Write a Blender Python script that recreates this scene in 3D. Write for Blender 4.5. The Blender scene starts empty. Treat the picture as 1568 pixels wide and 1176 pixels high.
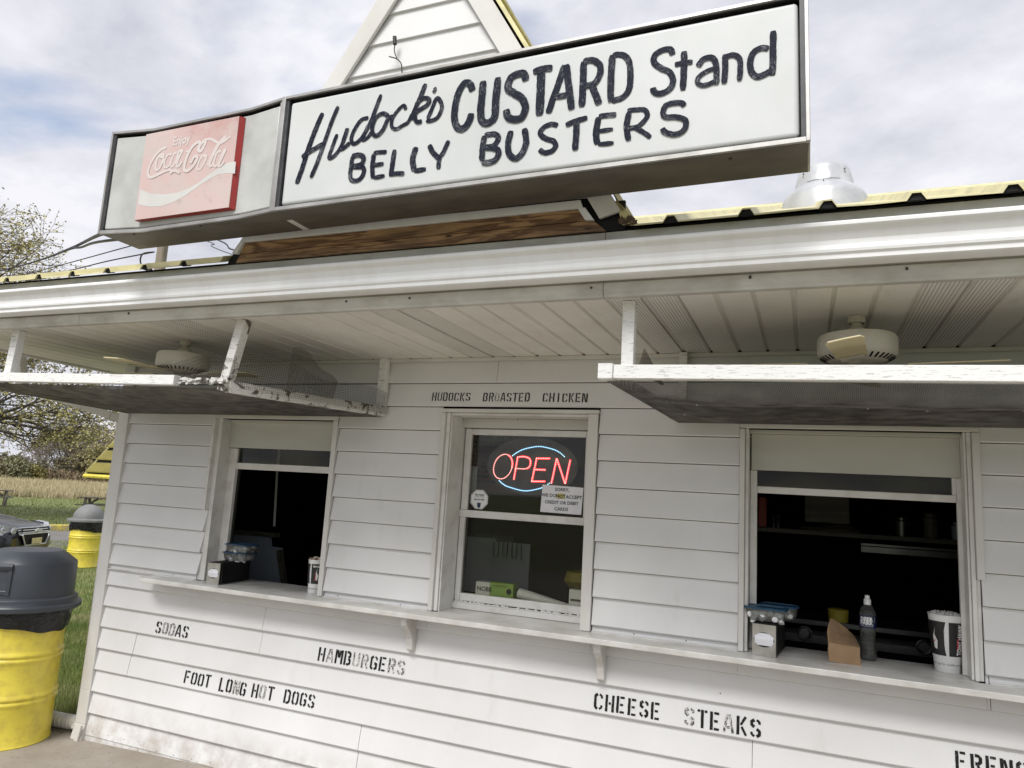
import bpy, bmesh, math, random
from mathutils import Vector, Matrix, noise
random.seed(7)
R=math.radians
scene=bpy.context.scene
col=scene.collection

# ---------------------------------------------------------------- camera
YAW,PITCH,ROLL=0.39454449,0.15292622,0.05839362
cy_,sy_,cp_,sp_=math.cos(YAW),math.sin(YAW),math.cos(PITCH),math.sin(PITCH)
fwd=Vector((-sy_*cp_,cy_*cp_,sp_)); rgt=Vector((cy_,sy_,0)); upv=rgt.cross(fwd)
cr_,sr_=math.cos(ROLL),math.sin(ROLL)
r2=rgt*cr_+upv*sr_; u2=-rgt*sr_+upv*cr_
cd=bpy.data.cameras.new('camera'); cam=bpy.data.objects.new('camera',cd); col.objects.link(cam)
cd.sensor_width=36; cd.sensor_fit='HORIZONTAL'; cd.lens=1100/1568*36; cd.clip_start=.05; cd.clip_end=3000
cam.matrix_world=Matrix(((r2.x,u2.x,-fwd.x,0),(r2.y,u2.y,-fwd.y,-4.05436),(r2.z,u2.z,-fwd.z,1.94593),(0,0,0,1)))
scene.camera=cam

# ---------------------------------------------------------------- world, sun, exposure
SUN_EL,SUN_AZ=R(52),R(184)          # direction the sun stands in, azimuth clockwise from +Y (north)
world=bpy.data.worlds.new('World'); scene.world=world; world.use_nodes=True
nt=world.node_tree; nt.nodes.clear()
def N(t,**k):
    n=nt.nodes.new(t)
    for a,b in k.items(): setattr(n,a,b)
    return n
out=N('ShaderNodeOutputWorld'); 
sky=N('ShaderNodeTexSky'); sky.sky_type='NISHITA'; sky.sun_disc=False; sky.sun_elevation=SUN_EL; sky.sun_rotation=SUN_AZ
bg1=N('ShaderNodeBackground'); bg1.inputs[1].default_value=.12
bg2=N('ShaderNodeBackground'); bg2.inputs[1].default_value=1.0
nt.links.new(sky.outputs[0],bg1.inputs[0])
tc=N('ShaderNodeTexCoord'); sep=N('ShaderNodeSeparateXYZ'); nt.links.new(tc.outputs['Generated'],sep.inputs[0])
zz=N('ShaderNodeMath',operation='MAXIMUM'); zz.inputs[1].default_value=0; nt.links.new(sep.outputs[2],zz.inputs[0])
za=N('ShaderNodeMath',operation='ADD'); za.inputs[1].default_value=.22; nt.links.new(zz.outputs[0],za.inputs[0])
dx=N('ShaderNodeMath',operation='DIVIDE'); dy=N('ShaderNodeMath',operation='DIVIDE')
nt.links.new(sep.outputs[0],dx.inputs[0]); nt.links.new(za.outputs[0],dx.inputs[1])
nt.links.new(sep.outputs[1],dy.inputs[0]); nt.links.new(za.outputs[0],dy.inputs[1])
cmb=N('ShaderNodeCombineXYZ'); nt.links.new(dx.outputs[0],cmb.inputs[0]); nt.links.new(dy.outputs[0],cmb.inputs[1])
mp=N('ShaderNodeMapping'); mp.inputs['Location'].default_value=(3.1,1.7,0); mp.inputs['Rotation'].default_value=(0,0,R(35)); mp.inputs['Scale'].default_value=(.95,1.1,1)
nt.links.new(cmb.outputs[0],mp.inputs[0])
n1=N('ShaderNodeTexNoise'); n1.inputs['Scale'].default_value=1.5; n1.inputs['Detail'].default_value=9; n1.inputs['Roughness'].default_value=.52; n1.inputs['Distortion'].default_value=.35
nt.links.new(mp.outputs[0],n1.inputs[0])
cr1=N('ShaderNodeValToRGB'); cr1.color_ramp.elements[0].position=.33; cr1.color_ramp.elements[1].position=.47
cr1.color_ramp.elements[0].color=(.25,.25,.25,1); cr1.color_ramp.elements[1].color=(1,1,1,1)
nt.links.new(n1.outputs[0],cr1.inputs[0])
n2=N('ShaderNodeTexNoise'); n2.inputs['Scale'].default_value=2.6; n2.inputs['Detail'].default_value=9; n2.inputs['Roughness'].default_value=.58
nt.links.new(mp.outputs[0],n2.inputs[0])
cr2=N('ShaderNodeValToRGB'); cr2.color_ramp.elements[0].position=.34; cr2.color_ramp.elements[1].position=.62
cr2.color_ramp.elements[0].color=(.40,.41,.465,1); cr2.color_ramp.elements[1].color=(.60,.60,.635,1)
nt.links.new(n2.outputs[0],cr2.inputs[0]); nt.links.new(cr2.outputs[0],bg2.inputs[0])
mx=N('ShaderNodeMixShader'); nt.links.new(cr1.outputs[0],mx.inputs[0]); nt.links.new(bg1.outputs[0],mx.inputs[1]); nt.links.new(bg2.outputs[0],mx.inputs[2]); nt.links.new(mx.outputs[0],out.inputs[0])

sd=bpy.data.lights.new('sun','SUN'); sun=bpy.data.objects.new('sun',sd); col.objects.link(sun)
sd.energy=2.25; sd.angle=R(26); sd.color=(1,.98,.95)
sdir=Vector((math.sin(SUN_AZ)*math.cos(SUN_EL),math.cos(SUN_AZ)*math.cos(SUN_EL),math.sin(SUN_EL)))
sun.rotation_euler=sdir.to_track_quat('Z','Y').to_euler()
vs=scene.view_settings; vs.view_transform='Standard'; vs.look='None'; vs.gamma=1; vs.exposure=0.63; vs.use_curve_mapping=False
scene.cycles.max_bounces=8; scene.cycles.transparent_max_bounces=24

# ---------------------------------------------------------------- materials
def newmat(name):
    m=bpy.data.materials.new(name); m.use_nodes=True; t=m.node_tree; b=t.nodes['Principled BSDF']; return m,t,b
def nn(t,ty,**k):
    n=t.nodes.new(ty)
    for a,b in k.items():
        if a=='sv':
            for i,v in b.items(): n.inputs[i].default_value=v
        else: setattr(n,a,b)
    return n
def c4(c): return (c[0],c[1],c[2],1)
def coords(t,scale=(1,1,1),uv=False):
    tc=nn(t,'ShaderNodeTexCoord'); mp=nn(t,'ShaderNodeMapping'); mp.inputs['Scale'].default_value=scale
    t.links.new(tc.outputs['UV' if uv else 'Object'],mp.inputs[0]); return mp.outputs[0]
def noise_(t,vec,scale,detail=6,rough=.55,dist=0):
    n=nn(t,'ShaderNodeTexNoise',sv={'Scale':scale,'Detail':detail,'Roughness':rough,'Distortion':dist}); t.links.new(vec,n.inputs['Vector']); return n.outputs[0]
def ramp(t,fac,stops):
    r=nn(t,'ShaderNodeValToRGB'); e=r.color_ramp.elements
    while len(e)<len(stops): e.new(.5)
    for i,(p,c) in enumerate(stops): e[i].position=p; e[i].color=c4(c) if isinstance(c,tuple) else (c,c,c,1)
    t.links.new(fac,r.inputs[0]); return r.outputs[0]
def mixc(t,fac,a,b):
    m=nn(t,'ShaderNodeMix',data_type='RGBA'); 
    if isinstance(fac,(int,float)): m.inputs[0].default_value=fac
    else: t.links.new(fac,m.inputs[0])
    for i,v in ((6,a),(7,b)):
        if isinstance(v,tuple): m.inputs[i].default_value=c4(v)
        else: t.links.new(v,m.inputs[i])
    return m.outputs[2]
def bump(t,b,h,strength=.3,dist=.002):
    n=nn(t,'ShaderNodeBump',sv={'Strength':strength,'Distance':dist}); t.links.new(h,n.inputs['Height']); t.links.new(n.outputs[0],b.inputs['Normal'])
def pm(name,c1,c2=None,scale=4,rough=.6,bscale=60,bstr=.0,bdist=.002,metal=0,stretch=(1,1,1),lo=.35,hi=.65,detail=7,coat=0,spec=None,c3=None,s3=1.2,f3=.4):
    m,t,b=newmat(name); b.inputs['Roughness'].default_value=rough; b.inputs['Metallic'].default_value=metal
    if coat: b.inputs['Coat Weight'].default_value=coat; b.inputs['Coat Roughness'].default_value=.08
    if spec is not None: b.inputs['Specular IOR Level'].default_value=spec
    v=coords(t,stretch)
    if c2:
        f=ramp(t,noise_(t,v,scale,detail),[(lo,0.),(hi,1.)]); c=mixc(t,f,c1,c2)
        if c3:
            f2=ramp(t,noise_(t,v,s3,4),[(.45,0.),(.7,f3)]); c=mixc(t,f2,c,c3)
        t.links.new(c,b.inputs['Base Color'])
    else: b.inputs['Base Color'].default_value=c4(c1)
    if bstr: bump(t,b,noise_(t,v,bscale,5),bstr,bdist)
    return m
def m_siding(name,c1,c2,dirt=True):
    m,t,b=newmat(name); b.inputs['Roughness'].default_value=.5; b.inputs['Specular IOR Level'].default_value=.35
    v=coords(t)
    f=ramp(t,noise_(t,v,1.3,7),[(.35,0.),(.7,1.)]); c=mixc(t,f,c1,c2)
    vs_=coords(t,(1,1,.25)); smear=ramp(t,noise_(t,vs_,8,8,.65),[(.60,0.),(.82,.40)]); c=mixc(t,smear,c,(.46,.44,.40))
    spk=ramp(t,noise_(t,v,70,3,.6),[(.74,0.),(.79,.6)]); c=mixc(t,spk,c,(.3,.27,.22))
    if dirt:
        tc=nn(t,'ShaderNodeTexCoord'); sp=nn(t,'ShaderNodeSeparateXYZ'); t.links.new(tc.outputs['Object'],sp.inputs[0])
        mr=nn(t,'ShaderNodeMapRange',sv={1:.34,2:.03,3:0.,4:1.}); t.links.new(sp.outputs[2],mr.inputs[0])
        ml=nn(t,'ShaderNodeMath',operation='MULTIPLY'); t.links.new(mr.outputs[0],ml.inputs[0]); t.links.new(ramp(t,noise_(t,v,7,9,.7),[(.38,0.),(.66,.85)]),ml.inputs[1])
        c=mixc(t,ml.outputs[0],c,(.36,.31,.25))
    t.links.new(c,b.inputs['Base Color'])
    g=coords(t,(3,40,90)); h=noise_(t,g,2.2,6,.6,.8); bump(t,b,h,.35,.0012)
    return m
M={}
M['siding']=m_siding('white_siding',(.665,.66,.65),(.745,.745,.74))
M['trim']=pm('white_trim_paint',(.70,.69,.66),(.60,.585,.55),scale=3,rough=.45,bscale=25,bstr=.12,stretch=(1,1,.5),c3=(.45,.42,.36),f3=.2)
M['gutter']=pm('white_gutter',(.80,.81,.81),(.735,.735,.72),scale=14,rough=.7,spec=.12,stretch=(1,.3,.15),lo=.45,hi=.75,c3=(.62,.60,.55),f3=.3)
M['fascia']=pm('shaded_fascia_paint',(.56,.55,.50),(.40,.38,.33),scale=5,rough=.5,stretch=(1,1,2),lo=.45,hi=.75,c3=(.2,.18,.15),f3=.35,s3=3)  # stained paint, darkened to carry the shade above the gutter
M['window_paint']=pm('window_paint',(.72,.71,.68),(.56,.54,.49),scale=9,rough=.5,bscale=40,bstr=.25,lo=.5,hi=.75,c3=(.4,.37,.31),s3=4,f3=.25)
M['panel_paint']=pm('panel_paint',(.55,.55,.50),(.49,.485,.43),scale=3,rough=.55,bscale=18,bstr=.25,stretch=(.4,1,2))
M['counter']=pm('counter_paint',(.70,.69,.66),(.55,.54,.50),scale=5,rough=.33,bscale=30,bstr=.25,bdist=.003,c3=(.42,.39,.34),s3=5,f3=.3)
def m_peel(name,paint=(.80,.80,.78),wood=(.11,.095,.08),amount=.66,st=(1,1,1)):
    m,t,b=newmat(name); b.inputs['Roughness'].default_value=.75
    v=coords(t,st); n=noise_(t,v,9,12,.72,.6); f=ramp(t,n,[(amount,0.),(amount+.02,1.)])
    wv=coords(t,(2,30,30)); w=mixc(t,noise_(t,wv,4,6,.6),wood,tuple(x*2.2 for x in wood))
    crk=ramp(t,noise_(t,coords(t,(5,30,60)),3,9,.75),[(.55,0.),(.60,.75)]); pc=mixc(t,crk,paint,(.30,.28,.26))
    t.links.new(mixc(t,f,pc,w),b.inputs['Base Color']); 
    inv=nn(t,'ShaderNodeMath',operation='SUBTRACT',sv={0:1.}); t.links.new(f,inv.inputs[1]); bump(t,b,inv.outputs[0],.7,.003)
    return m
M['peel']=m_peel('peeling_white_paint',st=(1,1,3)); M['peel_bad']=m_peel('badly_peeled_paint',(.7,.69,.66),(.075,.063,.052),.525)
def m_pine():
    m,t,b=newmat('brown_pine_board'); b.inputs['Roughness'].default_value=.6
    v=coords(t,(1.1,9,13)); n=noise_(t,v,1.7,3,.5,1.5)
    w=nn(t,'ShaderNodeMath',operation='MULTIPLY',sv={1:16.}); t.links.new(n,w.inputs[0]); s=nn(t,'ShaderNodeMath',operation='SINE'); t.links.new(w.outputs[0],s.inputs[0])
    c=ramp(t,s.outputs[0],[(.0,(.40,.24,.115)),(.6,(.30,.17,.08)),(1.,(.14,.072,.033))])
    d=ramp(t,noise_(t,coords(t,(1,4,4)),2.5,8,.65),[(.48,0.),(.70,.75)]); c=mixc(t,d,c,(.08,.05,.03))
    vo=nn(t,'ShaderNodeTexVoronoi',sv={'Scale':3.2,'Randomness':1.}); t.links.new(coords(t,(1,3,3)),vo.inputs[0]); k=ramp(t,vo.outputs['Distance'],[(.03,1.),(.10,0.)]); c=mixc(t,k,c,(.025,.012,.008))
    t.links.new(c,b.inputs['Base Color']); bump(t,b,s.outputs[0],.3,.002); return m
M['pine']=m_pine()
M['yellow_roof']=pm('yellow_metal_roof',(.70,.64,.36),(.60,.55,.31),scale=4,rough=.45,c3=(.32,.29,.16),s3=6,f3=.5,lo=.4,hi=.7)
M['yellow_edge']=pm('yellow_roof_faded',(.72,.65,.36),(.50,.46,.24),scale=14,rough=.5)
M['yellow_paint']=pm('yellow_drum_paint',(.80,.67,.085),(.73,.60,.07),scale=3,rough=.38,bscale=12,bstr=.12,bdist=.004,c3=(.42,.30,.07),s3=16,f3=.40)
M['yellow_curb']=pm('yellow_curb_paint',(.80,.64,.10),(.45,.38,.18),scale=6,rough=.8)
M['black']=pm('black_matte',(.008,.008,.009),(.018,.018,.018),rough=.6,spec=.2)
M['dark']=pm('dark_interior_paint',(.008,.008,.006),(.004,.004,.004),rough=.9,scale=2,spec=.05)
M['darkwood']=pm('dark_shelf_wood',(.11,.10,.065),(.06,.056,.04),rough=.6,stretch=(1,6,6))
M['steel_dark']=pm('old_stainless',(.13,.13,.12),(.07,.07,.065),rough=.35,metal=.8)
M['bluegrey']=pm('blue_grey_panel',(.34,.38,.42),(.28,.31,.35),rough=.5,scale=2)
M['alu']=pm('weathered_aluminium',(.50,.49,.47),(.36,.35,.33),scale=6,rough=.42,metal=.65,c3=(.2,.18,.15),s3=5,f3=.4)
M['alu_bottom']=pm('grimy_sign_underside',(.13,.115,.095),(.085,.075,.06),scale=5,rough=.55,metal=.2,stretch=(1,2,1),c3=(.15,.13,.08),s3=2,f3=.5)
M['retainer']=pm('black_sign_channel',(.010,.010,.011),(.03,.03,.03),scale=15,rough=.5)
M['retainer_side']=pm('dark_grey_sign_channel',(.035,.037,.042),(.07,.07,.075),scale=15,rough=.45)
M['sign_face']=pm('milky_sign_plastic',(.63,.645,.645),(.55,.57,.565),scale=2.2,rough=.35,spec=.3,c3=(.6,.6,.56),s3=4,f3=.3)
M['sign_face_old']=pm('stained_sign_plastic',(.52,.53,.51),(.42,.43,.41),scale=5,rough=.4,lo=.4,hi=.7,c3=(.24,.23,.2),s3=7,f3=.28)
M['mesh_metal']=pm('galvanised_wire',(.17,.16,.145),(.07,.062,.052),scale=9,rough=.45,metal=.55)
M['mesh_rusty']=pm('dull_brown_wire',(.10,.085,.068),(.06,.05,.04),scale=9,rough=.6,metal=.3)
M['fan_body']=pm('dusty_fan_enamel',(.56,.54,.46),(.48,.46,.39),scale=6,rough=.45)
M['fan_blade']=pm('yellowed_fan_blade',(.62,.55,.34),(.52,.45,.27),scale=3,rough=.45,stretch=(1,1,1))
M['vent_metal']=pm('bright_vent_aluminium',(.56,.57,.59),(.44,.45,.48),scale=9,rough=.28,metal=.2)
M['lid_dark']=pm('slate_plastic_lid',(.052,.060,.072),(.040,.046,.056),scale=3,rough=.42,bscale=120,bstr=.05)
M['lid_grey']=pm('grey_plastic_dome',(.22,.22,.215),(.17,.17,.165),scale=6,rough=.6)
def m_bag():
    m,t,b=newmat('black_bin_liner'); b.inputs['Base Color'].default_value=(.006,.006,.006,1); b.inputs['Roughness'].default_value=.22
    bump(t,b,noise_(t,coords(t,(1,1,2)),16,5,.6,1.2),.9,.012); return m
M['bag']=m_bag()
M['new_leaves']=pm('bright_new_leaves',(.38,.35,.13),(.50,.44,.20),scale=2,rough=.6)
M['lap_shade']=pm('lap_shade_line',(.10,.092,.08),(.06,.055,.05),scale=9,rough=.8)  # dark strip painted under each lap, standing in for its shadow line
M['foliage']=pm('young_leaves',(.17,.155,.045),(.26,.22,.08),scale=3,rough=.6)
M['foliage2']=pm('bush_leaves',(.17,.18,.09),(.26,.245,.14),scale=3,rough=.7)
M['foliage3']=pm('tan_brush',(.30,.22,.14),(.20,.15,.09),scale=3,rough=.8)
M['bark']=pm('grey_brown_bark',(.075,.06,.045),(.13,.11,.09),scale=6,rough=.9,bscale=30,bstr=.5,bdist=.01)
M['bark_far']=pm('hazed_twig_bark',(.23,.20,.17),(.30,.26,.22),scale=.5,rough=.9)  # grey-brown twigs, paled so distance haze sits in the colour
M['pole_wood']=pm('utility_pole_wood',(.20,.17,.13),(.30,.26,.20),scale=5,rough=.85,stretch=(3,3,.3))
M['cable']=pm('black_cable',(.01,.01,.012),rough=.5)
M['grey_wood']=pm('weathered_table_wood',(.26,.235,.19),(.18,.16,.125),scale=5,rough=.85,stretch=(1,6,6))
M['car_paint']=pm('black_car_paint',(.008,.009,.013),(.010,.011,.016),rough=.3,coat=.45)
M['chrome']=pm('chrome',(.62,.63,.65),rough=.3,metal=.5)
M['gold']=pm('emblem_gold',(.55,.38,.10),rough=.3,metal=.6)
M['rubber']=pm('tyre_rubber',(.02,.02,.02),(.035,.035,.035),rough=.85)
M['white_plastic']=pm('white_plastic',(.80,.80,.79),(.74,.74,.73),rough=.4)
M['pipe_white']=pm('white_drain_plastic',(.58,.57,.53),(.42,.40,.35),scale=9,rough=.55)
M['brown_paper']=pm('brown_kraft_paper',(.36,.235,.13),(.29,.185,.10),scale=8,rough=.8,bscale=22,bstr=.5,bdist=.003)
M['napkin']=pm('white_paper',(.82,.82,.86),(.74,.74,.78),scale=20,rough=.85)
M['chrome_plate']=pm('scuffed_chrome_plate',(.50,.49,.46),(.33,.32,.28),scale=14,rough=.32,metal=.5)
M['blue_lid']=pm('blue_tub_lid',(.02,.065,.12),(.03,.085,.15),scale=5,rough=.35)
M['cup_white']=pm('white_paper_cup',(.80,.80,.79),(.74,.74,.73),rough=.4)
M['cup_black']=pm('cup_black_print',(.014,.014,.015),(.03,.03,.03),rough=.4)
M['cup_red']=pm('cup_red_print',(.50,.02,.03),rough=.4)
M['straw']=pm('wrapped_straw_paper',(.74,.73,.70),(.60,.58,.55),scale=40,rough=.7)
M['straw_pink']=pm('sugar_packet_paper',(.72,.60,.52),(.5,.2,.18),scale=30,rough=.7,lo=.55,hi=.62)
M['packets']=pm('white_cups_in_tub',(.88,.88,.88),(.75,.75,.75),scale=60,rough=.7)
M['red_dull']=pm('dull_red_plastic',(.30,.04,.02),rough=.5)
M['lime']=pm('lime_green_box',(.30,.46,.09),(.26,.40,.08),rough=.6)
M['yellow_dull']=pm('yellow_tub',(.42,.34,.04),rough=.5)
M['ink']=pm('black_ink',(.015,.015,.015),rough=.6)
M['ink_blue']=pm('dark_blue_ink',(.01,.025,.07),rough=.6)
M['label_blue']=pm('navy_bottle_label',(.010,.016,.075),rough=.3)
M['screw']=pm('screw_heads',(.06,.055,.05),rough=.5,metal=.5)
M['siding_end']=M['trim']

def m_glass(name,tint=(1,1,1),f=1.45,rough=.02,dust=0.):
    m,t,b=newmat(name); t.nodes.remove(b); o=t.nodes['Material Output']
    tr=nn(t,'ShaderNodeBsdfTransparent'); tr.inputs[0].default_value=c4(tint); gl=nn(t,'ShaderNodeBsdfGlossy'); gl.inputs['Roughness'].default_value=rough
    fr=nn(t,'ShaderNodeFresnel',sv={0:f}); mx=nn(t,'ShaderNodeMixShader'); t.links.new(fr.outputs[0],mx.inputs[0]); t.links.new(tr.outputs[0],mx.inputs[1]); t.links.new(gl.outputs[0],mx.inputs[2])
    last=mx
    if dust:
        df=nn(t,'ShaderNodeBsdfDiffuse'); df.inputs[0].default_value=(.5,.48,.42,1); m2=nn(t,'ShaderNodeMixShader')
        v=coords(t); k=ramp(t,noise_(t,v,3,8,.7),[(.3,dust*.5),(.7,dust)]); sp=ramp(t,noise_(t,v,90,2,.5),[(.76,0.),(.80,.6)])
        a=nn(t,'ShaderNodeMath',operation='MAXIMUM'); t.links.new(k,a.inputs[0]); t.links.new(sp,a.inputs[1])
        t.links.new(a.outputs[0],m2.inputs[0]); t.links.new(mx.outputs[0],m2.inputs[1]); t.links.new(df.outputs[0],m2.inputs[2]); last=m2
    t.links.new(last.outputs[0],o.inputs[0]); return m
M['pane']=m_glass('dusty_window_glass',(.92,.92,.88),1.35,dust=.018); M['pane_grimy']=m_glass('grimy_window_glass',(.9,.9,.86),1.25,dust=.02)
M['clear']=m_glass('clear_tub_plastic',(.80,.84,.86),1.4,.12,dust=.26); M['bottle']=m_glass('clear_bottle',(.86,.88,.90),1.33,.05,dust=.11)
M['headlight']=m_glass('headlight_lens',(.9,.9,.9),1.5)
def m_screen():   # woven insect screen: partly open cloth
    m,t,b=newmat('dark_insect_screen'); o=t.nodes['Material Output']; b.inputs['Base Color'].default_value=(.085,.07,.052,1); b.inputs['Roughness'].default_value=.6
    t.links.new(mixc(t,ramp(t,noise_(t,coords(t,(1,1,1)),2,5,.5),[(.35,0.),(.7,1.)]),(.070,.059,.046),(.046,.038,.029)),b.inputs['Base Color'])
    tr=nn(t,'ShaderNodeBsdfTransparent'); mx=nn(t,'ShaderNodeMixShader',sv={0:.88}); t.links.new(tr.outputs[0],mx.inputs[1]); t.links.new(b.outputs[0],mx.inputs[2]); t.links.new(mx.outputs[0],o.inputs[0]); return m
M['screen']=m_screen()
def m_emit(name,c,s):
    m,t,b=newmat(name); b.inputs['Base Color'].default_value=c4(c); b.inputs['Emission Color'].default_value=c4(c); b.inputs['Emission Strength'].default_value=s; return m
M['led_red']=m_emit('red_led',(1,.10,.10),2.2); M['led_blue']=m_emit('blue_led',(.40,.75,1),2.0)
M['led_redcore']=m_emit('red_led_core',(1,.34,.32),2.8)
def m_stroke(name,inkc,basec,thr=.60,st=(2.0,26,1)):
    m,t,b=newmat(name); b.inputs['Roughness'].default_value=.6; b.inputs['Specular IOR Level'].default_value=.15
    v=coords(t,st,uv=True); n=noise_(t,v,2.2,6,.62,.3)
    big=noise_(t,coords(t,(1,1,1),uv=True),1.1,3,.5)
    a=nn(t,'ShaderNodeMath',operation='MULTIPLY_ADD',sv={1:.30,2:-.13}); t.links.new(big,a.inputs[0]); s=nn(t,'ShaderNodeMath',operation='ADD'); t.links.new(n,s.inputs[0]); t.links.new(a.outputs[0],s.inputs[1])
    f=ramp(t,s.outputs[0],[(thr,0.),(thr+.05,1.)]); t.links.new(mixc(t,f,inkc,basec),b.inputs['Base Color']); return m
M['stroke']=m_stroke('brushed_navy_paint',(.006,.008,.020),(.50,.52,.53),.625)
M['stencil']=m_stroke('worn_black_stencil_paint',(.014,.014,.014),(.60,.585,.56),.66,(3,6,1))
M['stencil_faded']=m_stroke('faded_black_stencil_paint',(.03,.03,.03),(.60,.585,.56),.50,(3,6,1))
def m_cola():
    m,t,b=newmat('faded_red_plastic'); b.inputs['Roughness'].default_value=.35
    v=coords(t); c=mixc(t,ramp(t,noise_(t,v,1.8,5,.5),[(.3,0.),(.7,1.)]),(.58,.42,.39),(.64,.49,.465))
    # un-bleached red left along the upper right
    tc=nn(t,'ShaderNodeTexCoord'); sp=nn(t,'ShaderNodeSeparateXYZ'); t.links.new(tc.outputs['Object'],sp.inputs[0])
    mz=nn(t,'ShaderNodeMapRange',sv={1:.36,2:.52,3:0.,4:1.}); t.links.new(sp.outputs[2],mz.inputs[0]); mxx=nn(t,'ShaderNodeMapRange',sv={1:-2.98,2:-2.72,3:0.,4:1.}); t.links.new(sp.outputs[0],mxx.inputs[0])
    ml=nn(t,'ShaderNodeMath',operation='MULTIPLY'); t.links.new(mz.outputs[0],ml.inputs[0]); t.links.new(mxx.outputs[0],ml.inputs[1]); m2=nn(t,'ShaderNodeMath',operation='MULTIPLY'); t.links.new(ml.outputs[0],m2.inputs[0]); t.links.new(ramp(t,noise_(t,v,7,10,.7),[(.35,.2),(.65,1.)]),m2.inputs[1])
    c=mixc(t,m2.outputs[0],c,(.48,.20,.18)); c=mixc(t,ramp(t,noise_(t,v,4,9,.7),[(.45,0.),(.62,.6)]),c,(.56,.50,.46)); c=mixc(t,ramp(t,noise_(t,v,11,8,.7),[(.58,0.),(.74,.6)]),c,(.27,.23,.21))
    t.links.new(c,b.inputs['Base Color']); return m
M['cola']=m_cola(); M['cola_side']=pm('strong_red_plastic',(.34,.022,.016),(.26,.018,.014),rough=.4)
M['cola_print']=pm('bleached_white_print',(.66,.60,.575),(.62,.53,.505),scale=6,rough=.4); M['cola_wave']=pm('bleached_white_wave',(.63,.62,.59),(.58,.57,.54),scale=6,rough=.4)
def m_soffit(name,perf):
    m,t,b=newmat(name); b.inputs['Roughness'].default_value=.5
    v=coords(t); c=mixc(t,ramp(t,noise_(t,v,2.5,6),[(.35,0.),(.7,1.)]),(.80,.785,.73),(.72,.70,.64)); c=mixc(t,ramp(t,noise_(t,coords(t,(3,.7,1)),4,7,.7),[(.55,0.),(.8,.35)]),c,(.42,.39,.31))
    if perf:
        mpv=coords(t,(72,72,72)); fr=nn(t,'ShaderNodeVectorMath',operation='FRACTION'); t.links.new(mpv,fr.inputs[0])
        sb=nn(t,'ShaderNodeVectorMath',operation='SUBTRACT'); sb.inputs[1].default_value=(.5,.5,0); t.links.new(fr.outputs[0],sb.inputs[0])
        ms=nn(t,'ShaderNodeVectorMath',operation='MULTIPLY'); ms.inputs[1].default_value=(1,1,0); t.links.new(sb.outputs[0],ms.inputs[0])
        ln=nn(t,'ShaderNodeVectorMath',operation='LENGTH'); t.links.new(ms.outputs[0],ln.inputs[0])
        f=ramp(t,ln.outputs['Value'],[(.20,1.),(.27,0.)]); c=mixc(t,f,c,(.06,.055,.045))
    t.links.new(c,b.inputs['Base Color']); return m
M['soffit']=m_soffit('soffit_panel_paint',False); M['soffit_perf']=m_soffit('perforated_soffit_paint',True)
def m_ground(name,a,b_,c,s=3,bs=60,bst=.4,rough=.9):
    m,t,b=newmat(name); b.inputs['Roughness'].default_value=rough; v=coords(t)
    k=mixc(t,ramp(t,noise_(t,v,s,9,.65),[(.35,0.),(.65,1.)]),a,b_); k=mixc(t,ramp(t,noise_(t,v,s*12,5,.7),[(.55,0.),(.72,.7)]),k,c)
    t.links.new(k,b.inputs['Base Color']); bump(t,b,noise_(t,v,bs,6,.7),bst,.006); return m
M['lawn']=m_ground('lawn_soil',(.12,.155,.035),(.18,.19,.06),(.36,.32,.17),.9)
M['concrete']=m_ground('stained_concrete',(.34,.305,.26),(.27,.235,.19),(.18,.15,.12),2.2,220,.6)
M['asphalt']=m_ground('grey_asphalt',(.20,.19,.175),(.16,.15,.14),(.25,.24,.22),.8,80,.4)
M['field']=m_ground('stubble_field_soil',(.30,.24,.12),(.20,.19,.08),(.36,.30,.17),.12,3,.2)
M['straw_field']=pm('corn_stubble',(.52,.44,.28),(.38,.34,.19),scale=.6,rough=.9)
M['blade']=pm('grass_blades',(.11,.165,.03),(.19,.235,.06),scale=1.6,rough=.7,c3=(.44,.40,.22),s3=1.4,f3=.7)
M['leaf_litter']=pm('dead_leaves',(.14,.09,.05),(.08,.055,.035),scale=20,rough=.9)

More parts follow.
